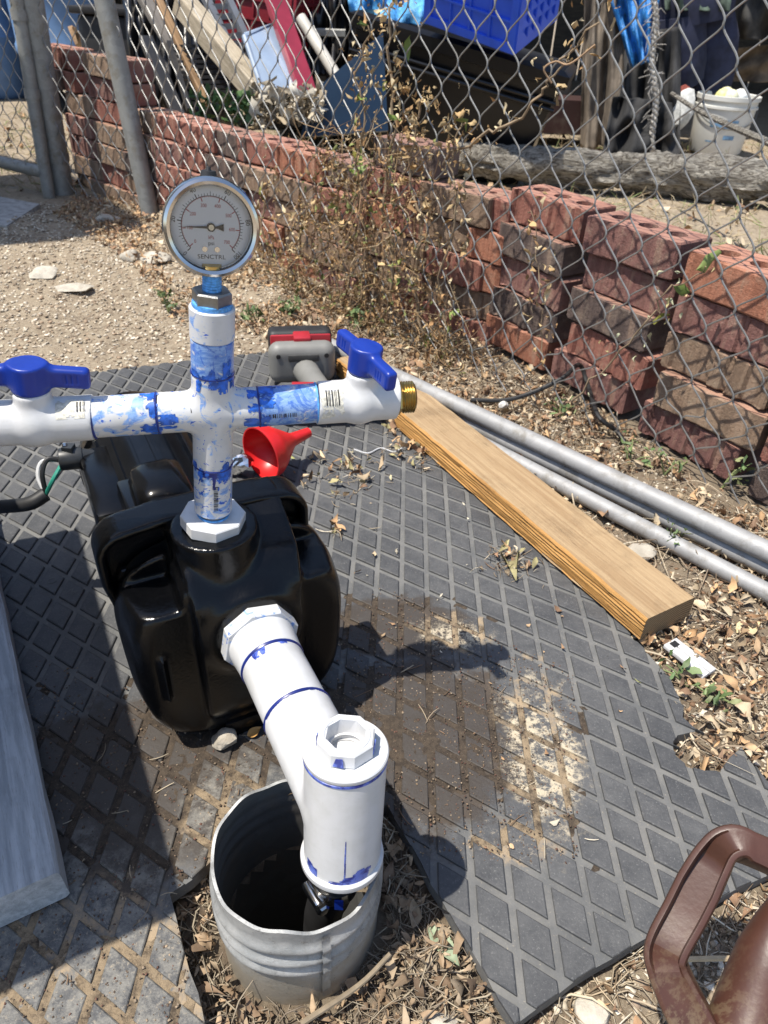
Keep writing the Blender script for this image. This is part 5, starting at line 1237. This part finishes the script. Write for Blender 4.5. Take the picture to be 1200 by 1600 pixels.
obj('barrel_body', lathe([(0, 0), (.25, 0), (.27, .03), (.275, .25), (.285, .27), (.285, .30), (.275, .32), (.28, .58), (.29, .6), (.29, .63), (.28, .65), (.27, .9), (.24, .93), (0, .93)], (brl[0], brl[1], 0), UPV, 40), BB_, br_); obj('bung', cyl((brl[0]+.1, brl[1]-.08, .925), (brl[0]+.1, brl[1]-.08, .95), .03), BB_, br_)
brl2 = aty(-30, 60, 5.2); o = thing('blue_barrel', 'blue barrel beyond the gate at the left edge', 'barrel', (brl2[0], brl2[1], 0)); obj('barrel_body', lathe([(0, 0), (.25, 0), (.27, .03), (.275, .3), (.285, .32), (.275, .35), (.28, .6), (.27, .9), (.24, .93), (0, .93)], (brl2[0], brl2[1], 0), UPV, 40), BB_, o)
def splinter(px, Y, w_): 
    P = [aty(*p, Y) for p in px]; a, b = P[0], P[-1]; x, y, z = frame(b-a); L = np.linalg.norm(b-a)
    V = []; rs_ = np.random.default_rng(int(px[0][0]))
    for t, wd in ((0, 1), (.6, 1.05), (.8, .7), (.92, .35), (1., .08)):
        c = a+(b-a)*t; V += [c+x*w_*wd*sx+y*.008*sy+rs_.normal(0, .002, 3) for sx, sy in ((-1, -1), (1, -1), (1, 1), (-1, 1))]
    F = [(i*4+k, i*4+(k+1) % 4, (i+1)*4+(k+1) % 4, (i+1)*4+k) for i in range(4) for k in range(4)]+[(3, 2, 1, 0), (16, 17, 18, 19)]
    return np.array(V), F
one('broken_slat', splinter([(150, 105), (110, 40)], 3.9, .05), WOODBROWN, 'broken brown wood slat in front of the blue barrel', 'slat', smooth=None)
one('broken_slat', splinter([(155, 105), (143, 38)], 4.0, .05), WOODBROWN, 'splintered tan board beside the fence post', 'slat', smooth=None)
one('pale_stick', tube(smooth_path([aty(70, 75, 3.6), aty(105, 108, 3.5), aty(150, 145, 3.4)], 5), [.02]*11, 8), WOODOLD, 'pale stick slanting between the two fence posts', 'stick')
one('dark_brace', tube(smooth_path([aty(82, 142, 3.15), aty(110, 172, 3.12), aty(148, 205, 3.1)], 4), .030, 12), BLACKMAT, 'black rubber pipe slanting behind the corner post', 'pipe')
tw = []
for k in range(22):
    c = aty(115+rng.normal(0, 14), 128+rng.normal(0, 10), 3.3); r = rng.uniform(.04, .11); a = nrm(rng.normal(0, 1, 3)); x, y, z = frame(a); t0 = rng.uniform(0, 6); P = [c+r*(math.cos(t)*x+.5*math.sin(t)*y) for t in np.linspace(t0, t0+rng.uniform(2, 5), 14)]; tw.append(tube(P, .002, 4))
tag(obj('dry_twine', J(*tw), simple('dry_twine', (.5, .45, .36), .9), loc=aty(115, 128, 3.3)), 'tangle of dry pale twine between the fence posts', 'twine')
q = [g(-200, 270), g(62, 318), g(10, 352), g(-240, 330)]; q = [np.array([*p[:2], -.016]) for p in q]
tag(obj('concrete_apron', slab(q, .03), simple('concrete', (.36, .35, .33), .85, bump=.4, bscale=120), None), kind='structure')
wall['kind'] = 'thing'

# ================================================================== LOOSE PLANT MATTER
def scatter_twigs(P, size, rad, cols, seed=0, tilt=.25, bend=.25):
    rs = np.random.default_rng(seed); N = len(P); L = rs.uniform(*size, N); r = rs.uniform(*rad, N); a = rs.uniform(0, 6.283, N); ti = rs.normal(0, tilt, N)
    d = np.stack([np.cos(a)*np.cos(ti), np.sin(a)*np.cos(ti), np.sin(ti)], 1); s_ = np.stack([-np.sin(a), np.cos(a), np.zeros(N)], 1); up = np.cross(d, s_)
    t = np.array([-.5, -.17, .17, .5]); bd_ = rs.normal(0, bend, (N, 2)); th = np.array([0, 2.094, 4.189])
    cen_ = np.asarray(P)[:, None]+d[:, None]*(t[None, :, None]*L[:, None, None])+s_[:, None]*((t**2)[None, :, None]*(bd_[:, 0]*L)[:, None, None])+up[:, None]*((t**2-.25)[None, :, None]*(bd_[:, 1]*L)[:, None, None])
    cen_[..., 2] += r[:, None]+np.abs(np.sin(ti)*L/2)[:, None]*.7
    ring_ = s_[:, None, None]*np.cos(th)[None, None, :, None]+up[:, None, None]*np.sin(th)[None, None, :, None]
    V = cen_[:, :, None]+ring_*(r[:, None]*np.array([.7, 1, 1, .6])[None])[:, :, None, None]
    T = np.array([(k*3+j, k*3+(j+1) % 3, (k+1)*3+(j+1) % 3, (k+1)*3+j) for k in range(3) for j in range(3)])
    F = (T[None]+np.arange(N)[:, None, None]*12).reshape(-1, 4); cols = np.asarray(cols); C = cols[rs.integers(0, len(cols), N)]*rs.uniform(.7, 1.2, (N, 1))
    return V.reshape(-1, 3), F, np.clip(np.repeat(C, 12, 0), 0, 1)
def scatter_chips(P, size, cols, seed=0, flat=(.25, .6)):
    rs = np.random.default_rng(seed); N = len(P); S = rs.uniform(*size, N)
    B = np.array([[-1,-1,-1],[1,-1,-1],[1,1,-1],[-1,1,-1],[-1,-1,1],[1,-1,1],[1,1,1],[-1,1,1]], float)*.5
    V = B[None]*np.stack([S, S*rs.uniform(.4, .9, N), S*rs.uniform(*flat, N)], 1)[:, None]*rs.uniform(.55, 1.15, (N, 8, 3))
    a = rs.uniform(0, 6.28, N); t = rs.normal(0, .35, N); x, y, z = V[..., 0].copy(), V[..., 1].copy(), V[..., 2].copy()
    ct, st = np.cos(t)[:, None], np.sin(t)[:, None]; x, z = x*ct-z*st, x*st+z*ct; ca, sa_ = np.cos(a)[:, None], np.sin(a)[:, None]
    V = np.stack([x*ca-y*sa_, x*sa_+y*ca, z], -1)+np.asarray(P)[:, None]; V[..., 2] += (S*.12)[:, None]
    F = (np.array(BOXF)[None]+np.arange(N)[:, None, None]*8).reshape(-1, 4); cols = np.asarray(cols); C = cols[rs.integers(0, len(cols), N)]*rs.uniform(.65, 1.25, (N, 1))
    return V.reshape(-1, 3), F, np.clip(np.repeat(C, 8, 0), 0, 1)
def spread(poly, n, seed, avoid=True, zf=None, drift=None):
    rs = np.random.default_rng(seed); poly = np.array(poly); lo, hi = poly.min(0), poly.max(0); out = np.zeros((0, 2))
    while len(out) < n:
        q = rs.uniform(lo, hi, (4*n, 2)); k = inpoly(q, poly)
        if avoid: k &= ~inpoly(q, MAT); k &= np.hypot(q[:, 0]-SC[0], q[:, 1]-SC[1]) > .078
        if drift is not None: k &= (vnoise(q[:, 0], q[:, 1], 7, 51)+.5*vnoise(q[:, 0], q[:, 1], 19, 52)+rs.normal(0, .18, len(q))) > drift-.12
        out = np.concatenate([out, q[k]])
    out = out[:n]; return np.c_[out, gz(out[:, 0], out[:, 1]) if zf is None else np.full(n, zf)]
def stuff(name, label, VFC, mat_):
    V, F, C = VFC; return tag(obj(name, (V, F), mat_, None, None, C), label, kind='stuff')
DRY = [(.42, .29, .17), (.52, .40, .26), (.33, .20, .11), (.47, .30, .16), (.58, .48, .34), (.25, .15, .09)]
STRAWC = [(.50, .42, .30), (.40, .32, .22), (.30, .23, .16), (.60, .53, .41)]
GRITC = [(.46, .39, .29), (.56, .49, .38), (.34, .27, .19), (.62, .56, .46), (.28, .21, .15)]
right_poly = [(.34, .27), (1.15, .16), (1.15, .62), (.55, 1.02), (.44, 1.27), (.21, 1.63), (-.05, 1.87), (-.3, 2.0), (-.34, 1.62), (-.05, 1.42), (.32, .70)]
stuff('leaf_litter', 'dry brown leaf litter between the plank and the brick wall', scatter_leaves(spread(right_poly, 10500, 1, drift=-.12), (.005, .024), DRY+[(.58, .47, .32), (.22, .14, .09)], .75, .014, 1, 1.7), LITTER)
stuff('straw', 'dry straw and twigs over the soil at the right', scatter_twigs(spread(right_poly, 4600, 2), (.012, .075), (.0004, .0013), STRAWC+[(.2, .14, .09)]*2, 2, .25, .6), STRAW)
stuff('wood_chips', 'crumbled bark and chips over the soil at the right', scatter_chips(spread(right_poly, 12000, 3), (.002, .008), GRITC+[(.2, .12, .07)]*2, 3), GRIT)
slot_poly = [g(600, 1262)[:2], g(805, 1602)[:2], (.14, .12), (-.16, .12), g(318, 1602)[:2], g(268, 1396)[:2], (-.12, .37)]
stuff('leaf_litter', 'dead leaves and straw packed round the well casing', scatter_leaves(spread(slot_poly, 1500, 4), (.004, .024), [(.30, .21, .13), (.36, .26, .165), (.20, .135, .085), (.40, .31, .21)], .7, .012, 4, 1.6), LITTER)
stuff('straw', 'grey straw and rootlets round the well casing', scatter_twigs(spread(slot_poly, 1900, 5), (.010, .055), (.0003, .0010), [(.28, .23, .17), (.19, .15, .11), (.38, .32, .23)], 5, .3, .7), STRAW)
corner_poly = [(.10, .10), (.75, .10), (.75, .34), (.33, .345), (.12, .235)]
stuff('straw', 'straw scattered on the soil in the lower right corner', scatter_twigs(spread(corner_poly, 1700, 6), (.012, .06), (.0004, .0013), STRAWC+[(.22, .16, .1)], 6, .25, .6), STRAW)
stuff('leaf_litter', 'crumbled leaves on the soil in the lower right corner', scatter_leaves(spread(corner_poly, 420, 37), (.005, .022), DRY, .5, .006, 37, 1.5), LITTER)
stuff('wood_chips', 'small stones and chips in the lower right corner', scatter_chips(spread(corner_poly, 4200, 7), (.0015, .009), GRITC, 7), GRIT)
left_poly = [(-2.6, 1.0), (-.80, 1.27), (-.28, 1.50), (-.1, 1.6), (-.2, 1.9), (-.45, 2.2), (-.9, 2.7), (-2.6, 2.7)]
stuff('gravel', 'pale wood-chip gravel on the path at the left', scatter_chips(spread(left_poly, 26000, 8), (.003, .011), [(.52, .45, .34), (.60, .52, .41), (.40, .32, .23), (.30, .22, .15), (.66, .59, .48)], 8, (.15, .4)), GRIT)
mid_poly = [(-1.15, 2.5), (-.75, 2.05), (-.5, 1.62), (-.1, 1.56), (-.05, 1.75), (-.28, 2.0), (-.85, 2.62), (-1.2, 2.85)]
stuff('leaf_litter', 'brown leaf litter at the foot of the wall behind the gauge', scatter_leaves(spread(mid_poly, 3600, 9, drift=0.), (.007, .026), DRY, .5, .02, 9), LITTER)
back_poly = [(-2.2, 2.9), (-.9, 2.75), (.0, 1.98), (.35, 1.6), (.75, 1.0), (3.2, 2.6), (3.2, 4.9), (-2.2, 4.9)]
stuff('dry_grass', 'short dry grass on the ground behind the wall', scatter_twigs(spread(back_poly, 6000, 10, False), (.03, .11), (.001, .0025), [(.45, .36, .22), (.52, .44, .29), (.34, .26, .16), (.24, .28, .11)], 10, .5, .5), STRAW)
stuff('leaf_litter', 'dead leaves on the ground behind the wall', scatter_leaves(spread(back_poly, 1600, 12, False), (.02, .06), DRY, .4, .01, 12), LITTER)
heap = np.array([aty(rng.uniform(395, 505), rng.uniform(152, 200), 2.85+rng.normal(0, .05)) for _ in range(420)])
stuff('leaf_heap', 'heap of pale dead leaves on top of the wall below the clear blue lid', scatter_leaves(heap, (.03, .07), [(.52, .47, .38), (.42, .36, .27), (.60, .56, .48), (.34, .27, .18)], .9, .02, 13, 1.3), LITTER)
# crumbs and leaf bits on the mat
matp = [(-.25, 1.15), (.05, 1.15), (.33, .62), (.33, .40), (.12, .35), (-.05, .6), (-.1, .9)]
stuff('leaf_bits', 'leaf scraps scattered over the mat between pump and plank', scatter_leaves(spread(matp, 46, 14, False, .001), (.004, .013), DRY+[(.32, .33, .14), (.6, .54, .42)], .25, .002, 14), LITTER)
c1, c2, c3 = g(640, 705), g(800, 880), g(540, 745)
clump = np.concatenate([np.c_[rng.normal(c[0], s_, n), rng.normal(c[1], s_, n), np.full(n, .001)] for c, s_, n in ((c1, .022, 30), (c2, .017, 22), (c3, .035, 34), (g(620, 660), .03, 18), (g(525, 825), .006, 4))])
stuff('straw', 'fine twig crumbs in the leaf clumps on the mat', scatter_twigs(np.repeat(clump, 2, 0)+rng.normal(0, .008, (len(clump)*2, 3))*[1, 1, .1], (.005, .03), (.0003, .0008), STRAWC+[(.2, .14, .09)], 88, .3, .6), STRAW)
stuff('leaf_bits', 'clumps of curled dead leaves on the mat beside the funnel and plank', scatter_leaves(clump, (.010, .028), DRY+[(.34, .30, .15), (.50, .44, .27)], .7, .006, 15, 1.9), LITTER)
tw2 = np.concatenate([np.c_[rng.normal(c[0], s_, n), rng.normal(c[1], s_, n), np.full(n, .001)] for c, s_, n in ((c1, .04, 8), (c2, .02, 9), (c3, .05, 14), (g(700, 1150), .09, 22), (g(200, 1250), .08, 16), (g(150, 1500), .06, 8))])
stuff('straw', 'short bits of straw lying on the muddy mat', scatter_twigs(tw2, (.006, .026), (.0003, .0008), STRAWC+[(.24, .15, .09)]*2, 16, .08), STRAW)
gp_ = np.concatenate([spread([(-.08, .36), (.2, .36), (.24, .6), (.0, .74), (-.06, .6)], 2600, 17, False, .0), spread([(-.42, .2), (-.14, .2), (-.1, .5), (-.4, .58)], 2000, 18, False, .0)])
gp_ = gp_[inpoly(gp_[:, :2], MAT)]
stuff('grit', 'grit and crumbs of soil on the muddy mat', scatter_chips(gp_, (.0006, .0026), [(.12, .08, .055), (.20, .14, .09), (.30, .23, .16), (.14, .07, .05), (.10, .07, .05)], 19), GRIT)

# individual pieces one can point at
STONE = simple('pale_stone', (.46, .42, .35), .9, 0, .2, 40, .6, 150, .004, dirt=(.28, .21, .14), dirtamt=.5)
for i, (lab, px, h) in enumerate((('pale knobbly stone under the front of the pump', (350, 1160), (.018, .014, .012)), ('flat pale stone on the gravel nearest the left edge', (68, 428), (.05, .04, .016)), ('flat pale stone on the gravel below the first flat stone', (118, 447), (.055, .04, .010)), ('broken pale slab just left of the gauge', (243, 403), (.045, .035, .018)), ('pale slab leaning on a neighbour left of the gauge', (205, 398), (.035, .04, .022)), ('white stone at the foot of the corner post', (165, 341), (.05, .03, .02)), ('grey stone at the edge of the mat in the lower right', (690, 1590), (.016, .013, .009)), ('grey stone between the plank and the lowest pipe', (1000, 858), (.026, .02, .014)), ('tan cobble beside the brown tool handle', (940, 1565), (.018, .015, .010)), ('round tan stone inside the loop of the tool handle', (1100, 1545), (.015, .012, .008)))):
    c = g(*px); c[2] = (0.0 if i == 0 else gz(c[0], c[1]))+h[2]*.55; one('stone', crumple(c, h, 3, 40+i, .5), STONE, lab, 'stone', smooth=40)
def leaf1(name, lab, px, L, W, c, mat_, z=None, rot=0., tilt=.3):
    P = g(*px); P[2] = (gz(P[0], P[1]) if z is None else z); n = 9; V = []
    for i in range(n):
        t = i/(n-1); w_ = W*math.sin(math.pi*min(1, .04+.96*t)**.8)*.5
        for k in (-1, -.5, 0, .5, 1): V.append([L*(t-.5), w_*k, .15*W*abs(k)+tilt*L*(t-.5)+.12*L*(t-.5)**2*4*.3])
    V = np.array(V); V[:, 2] -= V[:, 2].min()-.002; cs, sn = math.cos(rot), math.sin(rot); V = np.c_[V[:, 0]*cs-V[:, 1]*sn, V[:, 0]*sn+V[:, 1]*cs, V[:, 2]]
    o = obj(name, (P+V, [(i*5+k, i*5+k+1, i*5+k+6, i*5+k+5) for i in range(n-1) for k in range(4)]), mat_, None, 180, loc=P); return tag(o, lab, 'leaf')
GRNL = simple('grey_green_leaf', (.30, .36, .24), .6, var=.2, scale=60); 
leaf1('green_leaf', 'pale green leaf lying in the litter right of the well casing', (697, 1462), .046, .017, None, GRNL, rot=-1.05)
leaf1('dead_leaf', 'tan dead leaf lying under the suction pipe beside the pump', (398, 1148), .016, .012, None, simple('amber_leaf', (.45, .25, .08), .6), z=0., rot=.6)
leaf1('dead_leaf', 'broad pale dead leaf near the lowest pipe at the right edge', (1172, 975), .032, .026, None, simple('buff_leaf', (.58, .47, .28), .7), rot=.3)
one('white_scrap', crumple(g(787, 632, .012), (.016, .012, .012), 2, 61, .6), simple('white_paper', (.7, .68, .64), .7), 'white paper scrap in the litter by the brick wall', 'paper', smooth=None)
wl = thing('white_packet', 'torn white packet lying in the litter below the end of the plank', 'packet', g(1075, 1030)); wp, wq = g(1052, 1012, .004), g(1100, 1050, .004); wd_ = nrm(wq-wp); wn_ = np.array([wd_[1], -wd_[0], 0])
for k in (-1, 1): obj('packet_half', bevbox((wp+wq)/2+wn_*.0065*k+[0, 0, .003], (.030, .0055, .003), .001, np.stack([wd_, wn_, UPV])), simple('packet_paper', (.66, .66, .66), .6), wl)
obj('dark_tip', box(wp+[0, 0, .004], (.004, .005, .003), np.stack([wd_, wn_, UPV])), BLACKMAT, wl)
one('white_string', tube(smooth_path([g(553, 702, .002), g(575, 708, .003), g(595, 700, .002), g(615, 706, .003), g(628, 700, .004)], 5), .0012, 6), PVC, 'short white string on the mat beside the plank', 'string')
one('black_cable', tube(smooth_path([g(735, 625, .01), g(790, 625, .015), g(835, 612, .03), g(880, 590, .06), aty(905, 570, 1.36), aty(918, 600, 1.34), g(935, 650, .03), g(962, 672, .006), g(975, 690, 0)], 6), .0045, 8), BLACKMAT, 'black cable looping through the fence at the foot of the wall', 'cable')
one('bark_stick', tube(smooth_path([g(470, 1600, -.015), g(560, 1540, -.012), g(610, 1490, .0)], 5), np.linspace(.0026, .002, 11), 8), simple('grey_bark_strip', (.24, .19, .13), .9), 'grey stick lying against the front of the well casing', 'stick')
one('stick', tube(smooth_path([g(1010, 1512, -.008), g(1060, 1500, -.004), g(1150, 1497, -.006)], 5), .0024, 6), simple('tan_stick', (.48, .36, .22), .9), 'thin tan stick crossing behind the brown tool handle', 'stick')

# ------------------------------------------------------------------ vines and weeds
def vine(label, px_pts, Y, r=.0035, leaves=20, green=2, seed=0, off=-.03, size=(.008, .024), cols=None):
    leaves = int(leaves*2.6)
    rs = np.random.default_rng(seed); P = []
    for (x, y) in px_pts:
        # on the fence plane
        d = ray(x, y); n = np.array([FD[1], -FD[0], 0.]); t = (np.array([*FP, 0])-CAM)@n/(d@n); p = CAM+d*t*(1+off*.3); P.append(p)
    P = smooth_path(P, 5); P += rs.normal(0, .004, P.shape); root = thing('dry_vine', label, 'vine', (P[0][0], P[0][1], max(P[0][2], -.01)))
    obj('stem', tube(P, np.linspace(r, r*.5, len(P)), 6), simple('vine_stem', (.26, .19, .12), .9), root, 60)
    q = P[rs.integers(0, len(P), leaves)]+rs.normal(0, .020, (leaves, 3)); V, F, C = scatter_leaves(q, size, cols or [(.42, .28, .13), (.52, .38, .2), (.34, .2, .09), (.55, .45, .28)], 1.2, .0, seed, 1.4)
    obj('dead_leaves', (V, F), LITTER, root, None, C)
    if green:
        q = P[rs.integers(0, len(P), green)]+rs.normal(0, .012, (green, 3)); V, F, C = scatter_leaves(q, (.025, .045), [(.17, .24, .05), (.30, .30, .06), (.22, .28, .08)], .9, .0, seed+1, .6); obj('green_leaves', (V, F), GREEN, root, None, C)
    return root
vine('dense dry vine climbing the fence in front of the dark top brick', [(660, 520), (650, 440), (662, 360), (640, 280), (650, 200), (660, 150)], 0, .004, 110, 0, 1)
vine('dry vine with yellow-green leaves hanging left of the black tub', [(600, 520), (615, 420), (600, 300), (618, 200), (610, 120), (612, 20), (622, -40)], 0, .004, 80, 9, 2)
vine('leafy vine on the fence beside the dark navy sheet', [(560, 500), (572, 400), (560, 300), (570, 190), (560, 110), (578, 40)], 0, .003, 60, 8, 3)
vine('brown vine tangle between the gauge and the wall corner', [(520, 520), (540, 440), (515, 360), (530, 300), (510, 250)], 0, .003, 110, 2, 4)
vine('dry vine with a yellow leaf left of the fallen log', [(700, 540), (690, 430), (715, 330), (708, 240), (725, 190)], 0, .003, 70, 4, 5)
vine('thin curling vine tendril across the fence below the blue crate', [(690, 250), (760, 210), (810, 190), (840, 150), (870, 110), (900, 70), (935, 30)], 0, .0028, 18, 0, 6, size=(.010, .02))
vine('thin dead vine in front of the stacked bricks', [(850, 560), (845, 480), (842, 400), (835, 330)], 0, .0015, 22, 0, 7, size=(.010, .022))
vine('vine with a pale wilted leaf on the fence right of the wall joint', [(900, 620), (960, 560), (1010, 500), (1050, 450), (1100, 420)], 0, .002, 8, 3, 8, cols=[(.55, .55, .36), (.5, .42, .2)])
vine('low brown vine tangle at the foot of the wall behind the drill', [(470, 520), (520, 505), (570, 515), (620, 540), (690, 545)], 0, .003, 170, 8, 9)
vine('dead vine low on the fence left of the wall corner', [(440, 480), (450, 420), (470, 360), (480, 320)], 0, .003, 90, 3, 10)
vine('wiry dead vine on the fence behind the gauge', [(400, 470), (420, 400), (410, 330), (430, 270)], 0, .003, 50, 2, 11)
one('fence_tendril', tube(smooth_path([aty(862, 130, 1.30), aty(850, 108, 1.30), aty(868, 96, 1.30), aty(890, 100, 1.29), aty(930, 70, 1.28)], 6), .0016, 6), simple('tendril', (.34, .22, .13), .9), 'curled reddish tendril knotted to the fence by the crate corner', 'tendril')
def weed(label, px, n, h, seed, cols=[(.09, .15, .05), (.15, .21, .08), (.08, .12, .04), (.2, .22, .1)], size=(.025, .05), r=.04):
    rs = np.random.default_rng(seed); c = g(*px); c[2] = gz(c[0], c[1]); root = thing('weed', label, 'weed', c, 'weeds along the wall'); st = []; q = []
    for k in range(max(3, n//4)):
        a = rs.uniform(0, 6.28); e = c+np.array([math.cos(a)*r*rs.uniform(.3, 1), math.sin(a)*r*rs.uniform(.3, 1), h*rs.uniform(.5, 1)]); P = smooth_path([c, (c+e)/2+[0, 0, h*.15], e], 4); st.append(tube(P, np.linspace(.0018, .0009, len(P)), 5))
        q += [P[rs.integers(3, len(P))]+rs.normal(0, .008, 3) for _ in range(4)]
    obj('stems', J(*st), simple('weed_stem', (.2, .24, .1), .8), root, 60); V, F, C = scatter_leaves(np.array(q), size, cols, .5, 0, seed, .5); obj('leaves', (V, F), GREEN, root, None, C)
for i, (lab, px, n, h) in enumerate((('dusty green weed on the path left of the riser pipe', (262, 478), 26, .05), ('small green weed just right of the riser pipe top', (400, 500), 22, .05), ('green weed at the wall foot behind the drill', (455, 490), 26, .06), ('leafy green weed behind the right ball valve', (560, 505), 24, .05), ('green weed sprig in the litter beside the cable loop', (875, 650), 9, .05), ('green weed sprig at the wall foot by the wall joint', (985, 720), 14, .05), ('green weed sprig above the pipes at the right edge', (1130, 755), 18, .07), ('small green weed below the plank end', (1110, 1085), 8, .03), ('tiny green weed by the torn mat edge', (1078, 1062), 5, .025), ('green weed between pipe and wall near the right edge', (1040, 735), 12, .05), ('single green sprig beside the plank', (1045, 848), 5, .05))):
    weed(lab, px, n, h, 70+i, size=(.010, .022) if i > 3 else (.014, .032), r=.035)
tp_ = []
for _ in range(1150):
    t = rng.normal(.62, .13) if rng.random() < .62 else rng.uniform(.3, 1.3); hh = .42*rng.random()**1.2 if .42 < t < .85 else abs(rng.normal(0, .06))
    q_ = FP+FD*t+np.array([-.747, -.664])*rng.uniform(-.02, .07); tp_.append([*q_, gz(q_[0], q_[1])+hh])
stuff('dry_weeds', 'tangle of dry brown weed stems along the foot of the fence', scatter_twigs(np.array(tp_)[:430], (.03, .14), (.0005, .0013), [(.32, .21, .11), (.24, .15, .08), (.44, .34, .21), (.18, .11, .06)], 97, .9, .7), STRAW)
stuff('dry_weeds', 'curled brown weed leaves along the foot of the fence', scatter_leaves(np.concatenate([np.array(tp_)[:430]+rng.normal(0, .022, (430, 3)) for _ in range(4)]), (.006, .022), [(.36, .22, .10), (.28, .16, .07), (.46, .32, .16), (.30, .18, .08), (.20, .22, .07)], 1.2, 0, 98, 1.8), LITTER)
gp2 = np.array([aty(rng.uniform(300, 392), rng.uniform(150, 195), 2.75) for _ in range(90)]); V, F, C = scatter_leaves(gp2, (.03, .06), [(.09, .17, .05), (.14, .22, .07)], .9, 0, 91, .6)
tag(obj('green_weed_patch', (V, F), GREEN, None, None, C, loc=gp2.mean(0)), 'dark green weeds growing behind the top of the wall by the black grille', 'weed')
# raised letters on three tread diamonds
for st, px in (('G', (480, 826)), ('O', (88, 919)), ('M', (118, 940))):
    c = g(*px); k = min(full, key=lambda q: np.hypot(*(q-c[:2]))); textobj(st, 'raised_letter', np.array([*k, .0006]), .016, GROOVE, mat, np.array([.87, -.5, 0]), np.array([.5, .87, 0]), UPV)
